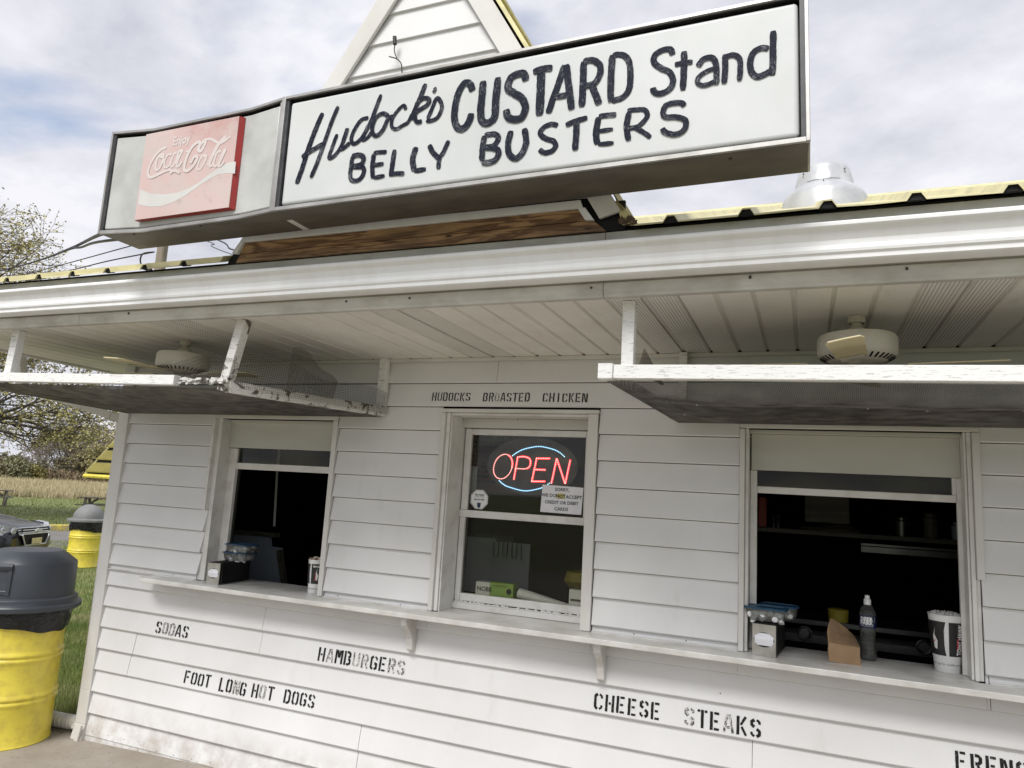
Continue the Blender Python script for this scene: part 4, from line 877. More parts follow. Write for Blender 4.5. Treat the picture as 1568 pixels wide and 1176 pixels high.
def sideC(u,v):     # folded second layer
    u2=.22+.34*u; x=-2.775+.235*u2; y=-1.12+1.07*u2
    return (x+.05-.03*u+.02*v,y,2.45+(.235-.15*u*u+.02*math.sin(u*8))*v)
wire_sheet('folded_mesh','mesh_rusty',fl,sideC,48,22,20,8,.0009)

# ================================================================ CEILING FANS
def fan(x,y,angs,label,pitch=12):
    t=thing('ceiling_fan',label,'fan',(x,y,SOF),'fans under the eave')
    w=MB(); w.lathe([(.0,.0),(.035,-.002),(.035,-.03),(.03,-.032)],(x,y,SOF),24); w.lathe([(.02,-.02),(.022,-.045),(.055,-.078),(.06,-.082)],(x,y,SOF),32); w.build('canopy','fan_body',t,smooth=True)
    w=MB(); w.lathe([(.0,-.080),(.10,-.082),(.150,-.090),(.158,-.102),(.158,-.165),(.150,-.180),(.118,-.198),(.10,-.205),(.0,-.206)],(x,y,SOF),56); mh=w.build('motor_housing','fan_body',t,smooth=True)
    w=MB()
    for k in range(36):
        a=2*math.pi*k/36; p=Vector((x,y,SOF)); d=Vector((math.cos(a),math.sin(a),0)); w.beam(p+d*.121+Vector((0,0,-.1985)),p+d*.147+Vector((0,0,-.1835)),.007,.003)
    w.build('vent_slots','black',mh)
    for a in angs:
        ca,sa=math.cos(R(a)),math.sin(R(a)); m=Matrix.Translation((x,y,SOF-.214))@Matrix.Rotation(R(a),4,'Z')@Matrix.Rotation(R(pitch),4,'X')
        w=MB(); w.box(.09,.20,-.022,.022,-.012,-.006,m); w.box(.17,.235,-.045,.045,-.012,-.006,m); w.build('blade_iron','fan_body',t,bevel=.002)
        w=MB(); P=[(.19,-.045),(.22,-.056),(.50,-.066),(.535,-.055),(.54,0),(.535,.055),(.50,.066),(.22,.056),(.19,.045)]
        vs=[m@Vector((p[0],p[1],z)) for z in(-.005,.001) for p in P]; n=len(P); w.add(vs,[tuple(range(n))[::-1],tuple(range(n,2*n))]+[(i,(i+1)%n,n+(i+1)%n,n+i) for i in range(n)]); w.build('fan_blade','fan_blade',t,bevel=.0015)
    return t
fan(.198,-.72,(262,352,82,172),'dusty ceiling fan under the eave above the right serving window',10)
fan(-3.64,-.72,(184,94,4,274),'cream ceiling fan under the eave beside the torn mesh',-3)
# ================================================================ GROUND
def sheet(name,mat,poly,z,kind='structure'):
    w=MB(); w.add([(x,y,z) if not callable(z) else (x,y,z(x,y)) for x,y in poly],[tuple(range(len(poly)))]); o=w.build(name,mat,fix=False)
    if o.data.polygons[0].normal.z<0: o.data.flip_normals()
    if kind: o['kind']=kind
    return o
sheet('ground','lawn',[(-1500,-1500),(1500,-1500),(1500,1500),(-1500,1500)],-.012)
w=MB(); nx=60; xs=[-9+ (14.0)*i/nx for i in range(nx+1)]
for x in xs:
    e=.075+.05*noise.noise(Vector((x*3,0,0)))+(.0 if x<-4.95 else -.055); r=max(0,min(.10,(x+4.95)*.031)); w.v+=[(x,-14,r),(x,-1.5,r),(x,e,r)]
for i in range(nx): 
    for q in(0,1): w.f.append((i*3+q,i*3+3+q,i*3+4+q,i*3+1+q))
pv=w.build('pavement','concrete',fix=False); pv['kind']='structure'
sheet('asphalt_drive','asphalt',[(-15.6,13),(-16.7,9.9),(-17.6,9.0),(-14.2,6.9),(-12.9,3),(-12.4,-15),(-34,-15),(-29.2,-8),(-22.9,9.5),(-21.4,15),(-18.5,28),(-12.5,28)],-.006)
fn=Vector((-.82,.572)); ft=Vector((.572,.82))
def FP(d,t): p=Vector((0,-4.05))+fn*d+ft*t; return (p.x,p.y)
sheet('field','field',[FP(56.5,-120),FP(56.5,160),FP(141,200),FP(141,-160)],-.004)
sheet('far_field','field',[FP(142,-700),FP(142,700),FP(900,900),FP(900,-900)],-.004)
def curb_line(pts,label):
    for (a,b) in zip(pts,pts[1:]):
        w=MB(); w.beam((a[0],a[1],.08),(b[0],b[1],.08),.22,.19); o=w.build('curb','yellow_curb',bevel=.02); o['kind']='structure'
curb_line([(-28.9,-8),(-25.9,1),(-22.7,9.9)],''); curb_line([(-22.68,10.0),(-21.55,14.2),(-20.0,20)],''); curb_line([(-14.3,7.0),(-15.2,8.25),(-16.35,9.35)],'')

# grass blades near the corner of the stand and thinning outwards
def tri_field(name,mat,n,posf,hf,wf,label,cat,lean=.5,mats=None):
    w=MB()
    for i in range(n):
        p=posf()
        if p is None: continue
        x,y=p; h=hf(x,y); a=random.uniform(0,6.283); l=random.uniform(.1,lean)*h; ww=wf(x,y); b=random.uniform(0,6.283)
        dx_,dy_=math.cos(a)*ww,math.sin(a)*ww; w.v+=[(x-dx_,y-dy_,-.012),(x+dx_,y+dy_,-.012),(x+math.cos(b)*l,y+math.sin(b)*l,h)]; k=len(w.v); w.f.append((k-3,k-2,k-1))
    o=w.build(name,mat,fix=False); tag(o,label,cat); o['kind']='stuff'; return o
def gpos():
    u=random.random()**1.6; x=-4.9-14*u; t=random.random(); yl=.10+.0*u; 
    y=.10+(-x-4.9)*.25+t*(1.0+9*u)
    if y<.12: return None
    if x>-5.02 and y<4.2: return None
    if math.hypot(x+15.2,y-8.25)<.2: return None
    return x,y
def gpos2():
    while True:
        x=random.uniform(-9,-5.02); y=random.uniform(.10,3.5)
        if noise.noise(Vector((x*1.4,y*1.4,0)))>-.25 or random.random()<.3: return x,y
tri_field('grass','blade',52000,gpos,lambda x,y:random.uniform(.025,.06)*(1+.0*x),lambda x,y:.0022+.0006*abs(x+5),'short patchy green grass growing beside the left corner of the stand','grass')
tri_field('grass','blade',45000,gpos2,lambda x,y:random.uniform(.02,.055),lambda x,y:.0024,'dense mown grass close to the downspout and yellow drum','grass')
def spos():
    d=56.5+ (random.random()**1.7)*80; t=random.uniform(-14,14)*d/56-4
    t=round(t/.0001)*.0001
    if noise.noise(Vector((d*.16,t*.05,0)))>.22 and random.random()<.75: return None
    return FP(d,t)
tri_field('corn_stubble','straw_field',42000,spos,lambda x,y:random.uniform(.18,.62),lambda x,y:random.uniform(.02,.05),'dry straw coloured corn stubble covering the field beyond the parking lot','stubble',lean=.35)
def lpos():
    d=random.uniform(24,56); return FP(d,random.uniform(-.32,.32)*d) if d>27 else None
tri_field('grass','blade',26000,lpos,lambda x,y:random.uniform(.04,.10),lambda x,y:.016,'rough mown grass around the picnic tables','grass')
w=MB()
for i in range(260):
    x=random.uniform(-5.7,-4.98); y=.02+random.uniform(-.03,.10); a=random.uniform(0,6.3); s_=random.uniform(.006,.02); z=.002+random.uniform(0,.012)
    w.add([(x-math.cos(a)*s_,y-math.sin(a)*s_,z),(x-math.sin(a)*s_*.3,y+math.cos(a)*s_*.3,z+.003),(x+math.cos(a)*s_,y+math.sin(a)*s_,z)],[(0,1,2)])
o=w.build('leaf_litter','leaf_litter',fix=False); tag(o,'brown leaf litter along the pavement edge by the drain pipe','leaf litter'); o['kind']='stuff'
# corrugated drain hose
w=MB(); pts=[];
for i in range(60):
    t=i/59; x=-5.06-.52*t; y=.08-.02*math.sin(t*3); z=.062-.012*t; pts.append((x,y,z))
rr=[.050+.0045*math.sin(i*2.4) if i>9 else .052 for i in range(60)]
w.tube(pts,rr,18); o=w.build('drain_pipe','pipe_white',smooth=True); tag(o,'short white corrugated drain pipe lying at the corner foot','drain pipe')

# ================================================================ INSIDE THE STAND
def boxthing(name,mat,x0,x1,y0,y1,z0,z1,label,cat,bevel=.003,group=None):
    w=MB(); w.box(x0,x1,y0,y1,z0,z1); return tag(w.build(name,mat,bevel=bevel),label,cat,group)
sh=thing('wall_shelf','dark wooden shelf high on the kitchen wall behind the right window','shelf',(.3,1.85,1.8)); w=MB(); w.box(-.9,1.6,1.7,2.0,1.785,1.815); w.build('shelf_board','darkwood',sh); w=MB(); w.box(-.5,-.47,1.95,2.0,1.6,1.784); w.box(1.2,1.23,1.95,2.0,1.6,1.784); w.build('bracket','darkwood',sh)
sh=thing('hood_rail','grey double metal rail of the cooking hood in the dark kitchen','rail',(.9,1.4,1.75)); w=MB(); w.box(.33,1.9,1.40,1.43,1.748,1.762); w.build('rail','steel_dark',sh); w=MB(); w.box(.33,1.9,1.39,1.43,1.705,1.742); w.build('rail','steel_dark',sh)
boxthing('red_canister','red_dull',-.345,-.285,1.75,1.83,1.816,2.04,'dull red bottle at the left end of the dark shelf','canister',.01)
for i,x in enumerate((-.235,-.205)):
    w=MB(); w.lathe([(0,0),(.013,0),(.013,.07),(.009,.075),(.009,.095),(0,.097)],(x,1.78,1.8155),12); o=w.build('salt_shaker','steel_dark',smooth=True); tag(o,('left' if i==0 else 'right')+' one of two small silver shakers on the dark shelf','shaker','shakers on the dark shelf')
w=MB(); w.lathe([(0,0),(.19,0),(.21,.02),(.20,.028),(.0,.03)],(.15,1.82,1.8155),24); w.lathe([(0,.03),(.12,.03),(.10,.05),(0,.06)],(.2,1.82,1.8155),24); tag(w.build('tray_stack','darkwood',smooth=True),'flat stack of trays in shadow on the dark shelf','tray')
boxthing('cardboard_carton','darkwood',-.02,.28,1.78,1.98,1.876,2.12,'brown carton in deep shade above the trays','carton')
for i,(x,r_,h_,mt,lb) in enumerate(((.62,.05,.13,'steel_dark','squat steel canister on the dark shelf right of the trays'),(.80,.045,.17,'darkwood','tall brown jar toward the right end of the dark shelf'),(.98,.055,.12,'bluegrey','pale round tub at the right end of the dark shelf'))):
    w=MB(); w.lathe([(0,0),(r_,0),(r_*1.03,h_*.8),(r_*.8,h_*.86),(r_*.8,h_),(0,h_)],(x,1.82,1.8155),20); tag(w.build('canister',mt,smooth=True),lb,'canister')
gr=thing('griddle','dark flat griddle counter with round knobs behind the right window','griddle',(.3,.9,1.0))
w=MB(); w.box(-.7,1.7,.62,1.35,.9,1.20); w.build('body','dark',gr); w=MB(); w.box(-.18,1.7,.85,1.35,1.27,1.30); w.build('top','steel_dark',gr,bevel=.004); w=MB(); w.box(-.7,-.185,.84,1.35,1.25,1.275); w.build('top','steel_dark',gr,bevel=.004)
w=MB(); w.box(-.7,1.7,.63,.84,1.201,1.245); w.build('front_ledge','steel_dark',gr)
for x in(-.02,.585):
    w=MB(); w.lathe([(0,-.02),(.026,-.02),(.030,.0),(.034,.002)],(x,.60,1.255),24,m=Matrix.Rotation(R(90),3,'X')); w.lathe([(.030,.0),(.040,.0),(.040,.012),(.036,.014)],(x,.612,1.255),24,m=Matrix.Rotation(R(90),3,'X')); w.build('knob','steel_dark',gr,smooth=True)
w=MB(); w.box(.30,.48,.605,.612,1.205,1.213); w.build('handle','steel_dark',gr)
w=MB(); w.lathe([(0,0),(.055,0),(.06,.07),(.05,.075),(0,.075)],(.17,.92,1.30),20); tag(w.build('tub','yellow_dull',smooth=True),'dim yellow tub on the griddle behind the paper bag','tub')
# left window interior
w=MB(); w.add([(-4.72,.9,.95),(-3.93,.9,.95),(-4.06,.9,1.40),(-4.17,.9,1.40),(-4.19,.9,1.475),(-4.72,.9,1.475),(-4.72,.93,.95),(-3.93,.93,.95),(-4.06,.93,1.40),(-4.17,.93,1.40),(-4.19,.93,1.475),(-4.72,.93,1.475)],[(0,1,2,3,4,5),(11,10,9,8,7,6)]+[(i,(i+1)%6,6+(i+1)%6,6+i) for i in range(6)])
fz=tag(w.build('freezer_side','bluegrey'),'blue-grey freezer side seen through the left serving window','freezer')
w=MB(); w.box(-4.75,-4.12,.88,.95,1.48,1.515); w.build('worktop_edge','darkwood',fz); w=MB(); w.beam((-4.06,.89,1.38),(-3.92,.89,.95),.03,.05,up=(0,1,0)); w.build('trim_strip','darkwood',fz)
w=MB(); w.tube([(-4.18,.9,2.35),(-4.18,.9,2.04),(-4.15,.9,1.57)],.010,8); tag(w.build('white_rod','trim'),'thin white rod hanging inside the left serving window','rod')
# middle window interior
mb_=thing('menu_board','brown menu board covered in small print behind the open sign','menu board',(-2.15,.9,2.2)); w=MB(); w.box(-2.42,-1.95,.9,.915,1.95,2.44); w.build('board',pm('brown_menu_card',(.17,.085,.02),(.11,.055,.015),scale=4,rough=.7),mb_)
w=MB()
for i in range(11):
    x=-2.40
    while x<-1.98:
        l=random.uniform(.012,.05); w.box(x,x+l,.8985,.8995,2.395-.037*i,2.412-.037*i); x+=l+random.choice((.006,.010,.03))
w.build('small_print','ink',mb_)
boxthing('white_machine','bluegrey',-2.42,-2.14,.95,1.3,1.22,1.62,'pale machine in shade at lower left of the middle window','machine',.01)
ut=thing('utensil_rack','row of dark hanging utensils behind the middle window','utensils',(-2.0,.9,1.6)); w=MB(); w.box(-2.16,-1.86,.93,.94,1.28,1.60); w.build('backing','bluegrey',ut)
for i in range(7):
    w=MB(); x=-2.13+.036*i; w.tube(catmull([(x,.9,1.60),(x,.9,1.53),(x+.006*(-1)**i,.9,1.49)],4),.004,6); w.build('utensil','black',ut)
w=MB(); w.lathe([(0,0),(.07,.01),(.11,.06),(.09,.12),(0,.13)],(-1.42,.75,1.34),20); tag(w.build('wrapped_loaf','yellow_dull',smooth=True),'dim yellow wrapped bundle at lower right of the middle window','bundle')
bx=thing('glove_box','lime green and white carton lettered NOBII lying inside the middle window sill','box',(-1.84,.26,1.30)); w=MB(); w.box(-1.868,-1.708,.26,.33,1.262,1.392); w.build('green_side','lime',bx); w=MB(); w.box(-1.965,-1.8685,.26,.33,1.262,1.388); w.build('white_side','white_plastic',bx)
w=MB(); add_text(w,'NOBII',.040,lambda x,y:(-1.955+x*.95,.2588,1.333+y),align='LEFT',bold=.001); add_text(w,'POWDER FREE',.014,lambda x,y:(-1.845+x,.2588,1.368+y),align='LEFT'); w.lathe([(0,0),(.018,0)],(-1.735,.2587,1.345),16,m=Matrix.Rotation(R(90),3,'X')); w.build('print','ink',bx,fix=False)
w=MB(); w.tube([(-1.68,.30,1.338),(-1.33,.27,1.288)],[.034,.022],18); tag(w.build('paper_roll','white_plastic',smooth=True),'white paper roll tapering along the middle window sill','paper roll')
bx=thing('small_carton','small white carton with a grey bar at the right of the middle sill','carton',(-1.29,.25,1.3)); w=MB(); w.box(-1.338,-1.245,.25,.30,1.262,1.403); w.build('body','white_plastic',bx); w=MB(); w.box(-1.328,-1.25,.2485,.2495,1.335,1.348); w.build('grey_bar','steel_dark',bx)
boxthing('taped_paper','bluegrey',-2.057,-2.004,.25,.252,1.93,2.117,'grey sheet of paper taped at the left of the open sign','paper',0)
# LED sign
op=thing('led_open_sign','oval black LED sign with red OPEN letters and blue arcs in the middle window','LED sign',(-1.625,.25,2.13))
cx,cz=-1.6255,2.134; ea,eb=.308,.183
w=MB(); w.add([(cx+ea*math.cos(2*math.pi*i/64),.262,cz+eb*math.sin(2*math.pi*i/64)) for i in range(64)]+[(cx+ea*math.cos(2*math.pi*i/64),.250,cz+eb*math.sin(2*math.pi*i/64)) for i in range(64)],[tuple(range(64)),tuple(range(127,63,-1))]+[(i,(i+1)%64,64+(i+1)%64,64+i) for i in range(64)]); w.build('backing_board','retainer_side',op)
def led(name,path,step,mats,closed=False):
    q=catmull(path,14) if len(path)>2 else catmull(path,24)
    d=0; w=MB(); g=MB(); last=None; acc=0
    dots=[]
    for a,b in zip(q,q[1:]):
        l=math.hypot(b[0]-a[0],b[1]-a[1]); 
        while acc<=l:
            t=acc/l if l else 0; dots.append((a[0]+(b[0]-a[0])*t,a[1]+(b[1]-a[1])*t)); acc+=step
        acc-=l
    for x,z in dots: w.lathe([(0,.0),(.0034,.0),(.0030,.0022),(0,.003)],(x,.2475,z),7,m=Matrix.Rotation(R(90),3,'X'))
    w.build(name,mats[0],op,fix=False)
    ribbon(g,q,.0135,lambda x,z,l:(x,.2492-l,z)); g.build(name+'_trim',mats[1],op,fix=False)
LR=('led_redcore',m_emit('red_led_glow',(1,.03,.06),.75)); LB=('led_blue',m_emit('blue_led_glow',(.03,.12,.30),.04))
ox,oz=-1.821,2.1235
opath=[(ox+.064*math.cos(a)+.012*math.sin(a),oz+.0795*math.sin(a)) for a in [2*math.pi*i/24 for i in range(25)]]
led('letter_leds',opath,.0118,LR)
def seg(*p):
    o=[]
    for a,b in zip(p,p[1:]): led('letter_leds',[a,b],.0118,LR)
seg((-1.722,2.188),(-1.741,2.042)); led('letter_leds',[(-1.722,2.188),(-1.675,2.192),(-1.640,2.180),(-1.632,2.155),(-1.640,2.128),(-1.668,2.115),(-1.733,2.115)],.0118,LR)
seg((-1.592,2.184),(-1.500,2.187)); seg((-1.592,2.184),(-1.617,2.038)); seg((-1.617,2.038),(-1.524,2.042)); seg((-1.604,2.113),(-1.527,2.114))
seg((-1.485,2.034),(-1.458,2.188)); seg((-1.456,2.184),(-1.396,2.036)); seg((-1.394,2.036),(-1.368,2.186))
led('arc_leds',[(-1.758,2.196),(-1.72,2.222),(-1.672,2.243),(-1.579,2.260),(-1.486,2.245),(-1.44,2.226),(-1.405,2.199)],.0118,LB)
led('arc_leds',[(-1.840,2.031),(-1.81,2.010),(-1.771,1.995),(-1.663,1.976),(-1.571,1.993),(-1.53,2.01),(-1.497,2.032)],.0118,LB)
# card notice and octagon sticker
nt_=thing('paper_notice','white printed notice about credit and debit cards in the middle window','notice',(-1.4,.2,1.93))
w=MB(); w.add([(-1.534,.2035,1.853),(-1.270,.2035,1.850),(-1.262,.2035,2.014),(-1.527,.2035,2.021),(-1.534,.2044,1.853),(-1.270,.2044,1.850),(-1.262,.2044,2.014),(-1.527,.2044,2.021)],[(0,1,2,3),(7,6,5,4),(0,1,5,4),(1,2,6,5),(2,3,7,6),(3,0,4,7)]); w.build('sheet','napkin',nt_)
w=MB(); tp=lambda cx_,cz_: (lambda x,y:(cx_+x,.2030,cz_+y))
add_text(w,'SORRY,',.028,tp(-1.398,1.986),bold=.0007); add_text(w,'WE DO',.028,tp(-1.482,1.948),bold=.0007); add_text(w,'ACCEPT',.028,tp(-1.320,1.944),bold=.0007); add_text(w,'CREDIT OR DEBIT',.027,tp(-1.398,1.907),bold=.0007); add_text(w,'CARDS',.028,tp(-1.398,1.868),bold=.0007); w.build('print','ink',nt_,fix=False)
w=MB(); add_text(w,'NOT',.028,tp(-1.405,1.946),bold=.0012); w.box(-1.430,-1.380,.2028,.2032,1.9405,1.9425); w.build('bold_print','ink',nt_,fix=False)
w=MB(); w.add([(-1.432,.2033,1.940),(-1.378,.2033,1.940),(-1.378,.2033,1.972),(-1.432,.2033,1.972)],[(0,1,2,3)]); w.build('highlight',pm('yellow_marker',(.62,.55,.22),rough=.8),nt_,fix=False)
ot=thing('octagon_sticker','small white octagonal alarm sticker low in the upper pane','sticker',(-1.954,.2,1.905))
def octo(w,r,y): w.add([(-1.954+r*math.cos(R(22.5+45*i)),y,1.905+r*math.sin(R(22.5+45*i))) for i in range(8)],[tuple(range(8))[::-1]])
w=MB(); octo(w,.066,.2040); w.build('sticker','white_plastic',ot,fix=False); w=MB(); octo(w,.062,.2036); w.build('border','steel_dark',ot,fix=False); w=MB(); octo(w,.060,.2033); w.build('inner','white_plastic',ot,fix=False)
w=MB(); t2=lambda cz_: (lambda x,y:(-1.954+x,.2029,cz_+y)); add_text(w,'TRI PLEX',.017,t2(1.928),bold=.0006); add_text(w,'SECURITY SYSTEMS',.0085,t2(1.919)); add_text(w,'800 874 9389',.013,t2(1.900),bold=.0005); w.build('print','ink_blue',ot,fix=False)
w=MB(); w.prism([(-1.967,1.884),(-1.941,1.884),(-1.943,1.858),(-1.954,1.850),(-1.965,1.858)],.2029,.2031); w.build('badge','ink_blue',ot)

# ================================================================ THINGS ON THE LEDGE
CT=1.2205
def dispenser(px,py,ang,wd,dp,ht,label,crm='chrome_plate'):
    t=thing('napkin_dispenser',label,'napkin dispenser',(px,py,CT)); m=Matrix.Translation((px,py,CT))@Matrix.Rotation(ang,4,'Z')
    w=MB(); w.box(0,wd,.006,dp,.004,ht,m); w.build('case','black',t,bevel=.006)
    w=MB(); fr_=.012
    # front plate with an oval mouth
    out=[(0,0),(wd,0),(wd,ht*.96),(wd/2,ht*1.02),(0,ht*.97)]; cxm,czm=wd/2,ht*.50; AA=sorted([2*math.pi*i/16 for i in range(16)]+[math.atan2(sz*(ht*.97-czm if sz>0 else czm),sx*cxm)%(2*math.pi) for sx in(-1,1) for sz in(-1,1)]); hole=[]
    for a_ in AA:
        ca,sa=math.cos(a_),math.sin(a_); q_=1/math.hypot(ca/(wd*.44),sa/(ht*.23)); hole.append((cxm+q_*ca,czm+q_*sa))
    outer=[]
    for x,z in hole:
        a=math.atan2(z-czm,x-cxm); dx_,dz_=math.cos(a),math.sin(a); ts=[]
        if dx_>1e-6: ts.append((wd-cxm)/dx_)
        if dx_<-1e-6: ts.append(-cxm/dx_)
        if dz_>1e-6: ts.append((ht*.97-czm)/dz_)
        if dz_<-1e-6: ts.append(-czm/dz_)
        t_=min(ts); outer.append((cxm+dx_*t_,czm+dz_*t_))
    vs=[m@Vector((x,-.001,z)) for x,z in hole]+[m@Vector((x,-.001,z)) for x,z in outer]+[m@Vector((x,.006,z)) for x,z in hole]+[m@Vector((x,.006,z)) for x,z in outer]
    w.add(vs,[(i,(i+1)%20,20+(i+1)%20,20+i) for i in range(20)]+[(20+i,20+(i+1)%20,60+(i+1)%20,60+i) for i in range(20)]+[(i,40+i,40+(i+1)%20,(i+1)%20) for i in range(20)]); w.build('face_plate',crm,t)
    w=MB(); w.add([m@Vector((x,y,z)) for x,y,z in((wd*.10,.004,ht*.32),(wd*.90,.004,ht*.32),(wd*.90,-.004,ht*.52),(wd*.10,-.004,ht*.52),(wd*.90,.004,ht*.70),(wd*.10,.004,ht*.70))],[(0,1,2,3),(3,2,4,5)]); w.build('napkin','napkin',t)
    w=MB(); w.box(wd+.0005,wd+.0015,.02,.032,.004,ht*.97,m); w.build('seam_strip','steel_dark',t)
    return t
dispenser(-.262,-.066,-.11,.113,.31,.158,'black napkin dispenser with chrome face at the left of the right window')
dispenser(-3.832,-.112,.12,.098,.345,.148,'low black napkin dispenser with dull face at the left window','chrome_plate')
def tub(cx,cy,z,ang,L_,W_,h,label,group):
    t=thing('storage_tub',label,'plastic tub',(cx,cy,z),group); m=Matrix.Translation((cx,cy,z))@Matrix.Rotation(ang,4,'Z')
    def rr(l,w_,r): return [(sx*(l/2-r)+r*math.cos(a),sy*(w_/2-r)+r*math.sin(a)) for (sx,sy,a0) in((1,1,0),(-1,1,90),(-1,-1,180),(1,-1,270)) for a in [R(a0+k*22.5) for k in range(5)]]
    def loft(w,levels):
        o=len(w.v); n=20
        for l,wd,zz in levels:
            for x,y in rr(l,wd,.025): w.v.append(tuple(m@Vector((x,y,zz))))
        for i in range(len(levels)-1):
            for k in range(n): w.f.append((o+i*n+k,o+i*n+(k+1)%n,o+(i+1)*n+(k+1)%n,o+(i+1)*n+k))
        w.f.append(tuple(o+k for k in range(n))[::-1]); w.f.append(tuple(o+(len(levels)-1)*n+k for k in range(n)))
    w=MB(); loft(w,[(L_*.80,W_*.76,.0),(L_*.90,W_*.88,h*.25),(L_*.95,W_*.93,h*.93)]); w.build('bowl','clear',t,smooth=True)
    w=MB(); loft(w,[(L_*.96,W_*.95,h*.93),(L_*1.03,W_*1.04,h*.95),(L_*1.03,W_*1.04,h*1.02),(L_*.97,W_*.96,h*1.12),(L_*.92,W_*.90,h*1.12),(L_*.90,W_*.86,h*1.04)]); w.build('lid','blue_lid',t,smooth=True)
    w=MB()
    for i in range(34):
        p=Vector((random.uniform(-.36,.36)*L_,random.uniform(-.36,.36)*W_,h*.08+random.uniform(0,.45)*h)); a=random.uniform(0,6.3); q=m@p; w.lathe([(0,0),(.012,0),(.015,.016),(0,.018)],q,7,m=Matrix.Rotation(a,3,'X'))
    o=w.build('contents','packets',t,fix=False); o['kind']='stuff'
    return t
tub(-.200,.02,CT+.164,-.10,.205,.13,.060,'clear tub with blue lid at the front on top of the chrome-faced dispenser','tubs of small cups')
tub(-.145,.17,CT+.164,-.16,.190,.13,.060,'clear tub with blue lid set behind another on the right dispenser','tubs of small cups')
tub(-3.76,.10,CT+.153,.06,.20,.15,.052,'lower of the two stacked tubs on the left dispenser','tubs of small cups')
tub(-3.745,.10,CT+.153+.0535+.004,.02,.20,.15,.052,'upper of the two stacked tubs on the left dispenser','tubs of small cups')
# paper bag
t=thing('paper_bag','open brown paper bag lying on its side in the right window','paper bag',(.165,.08,CT))
w=MB(); P=lambda x,y,z:(x,y,CT+z)
w.add([P(.092,.013,0),P(.238,.018,0),P(.236,.022,.082),P(.094,.016,.092),P(.098,.30,0),P(.240,.30,0),P(.225,.24,.10),P(.105,.10,.198),P(.125,.16,.185),P(.190,.20,.140),P(.088,.06,.145)],[(0,1,2,3),(1,5,6,2),(4,0,3,10),(3,2,6,9),(3,9,8,7),(3,7,10),(4,10,7,8),(4,8,9,6),(4,6,5),(0,4,5,1)])
o=w.build('bag_body','brown_paper',t); sb=o.modifiers.new('sub','SUBSURF'); sb.subdivision_type='SIMPLE'; sb.levels=3; sb.render_levels=3
tx=bpy.data.textures.new('crumple','CLOUDS'); tx.noise_scale=.05; dm=o.modifiers.new('d','DISPLACE'); dm.texture=tx; dm.strength=.012; dm.mid_level=.5
w=MB(); w.add([P(.094,.0,.090),P(.232,.002,.080),P(.228,.05,.083),P(.098,.05,.094)],[(0,1,2,3)]); 
# bottle
t=thing('water_bottle','clear plastic water bottle with white sport cap and navy label beside the paper bag','bottle',(.283,.205,CT)); c=(.283,.205,CT)
w=MB(); w.lathe([(0,.002),(.036,.0),(.0395,.006),(.040,.03),(.0385,.035),(.036,.065),(.033,.09),(.0365,.125),(.039,.150),(.0395,.158),(.0395,.222),(.038,.232),(.030,.255),(.018,.272),(.0145,.277),(.0145,.285)],c,36); w.build('body','bottle',t,smooth=True)
w=MB(); w.lathe([(0,.004),(.034,.004),(.035,.05),(.031,.09),(.037,.15),(.037,.215),(0,.216)],c,24); w.build('water',m_glass('still_water',(.90,.93,.95),1.2,.05,dust=.03),t,smooth=True)
w=MB(); w.lathe([(.0400,.160),(.0402,.162),(.0402,.218),(.0400,.220)],c,40); w.build('label','label_blue',t,smooth=True)
w=MB(); w.lathe([(.0170,.272),(.0175,.296),(.0150,.301),(.0115,.303),(.0115,.312),(.012,.314),(.0115,.319),(0,.321)],c,24); w.build('sport_cap','white_plastic',t,smooth=True)
def wrap(c,r,a0,tilt=0): 
    def f(x,y): a=a0+x/r; return (c[0]+(r)*math.cos(a),c[1]+(r)*math.sin(a),c[2]+y)
    return f
w=MB(); add_text(w,'DEER',.026,lambda x,y:wrap(c,.0407,R(-103))(x,y+.195),bold=.0013); add_text(w,'PARK',.026,lambda x,y:wrap(c,.0407,R(-103))(x,y+.177),bold=.0013); add_text(w,'NATURAL SPRING WATER',.006,lambda x,y:wrap(c,.0407,R(-103))(x,y+.168)); w.build('label_print','white_plastic',t,fix=False)
w=MB(); w.add([wrap(c,.0406,R(-60))(x,y) for x,y in((-.013,.186),(.013,.186),(.013,.214),(-.013,.214))],[(0,1,2,3)]); w.build('label_patch','yellow_dull',t,fix=False)
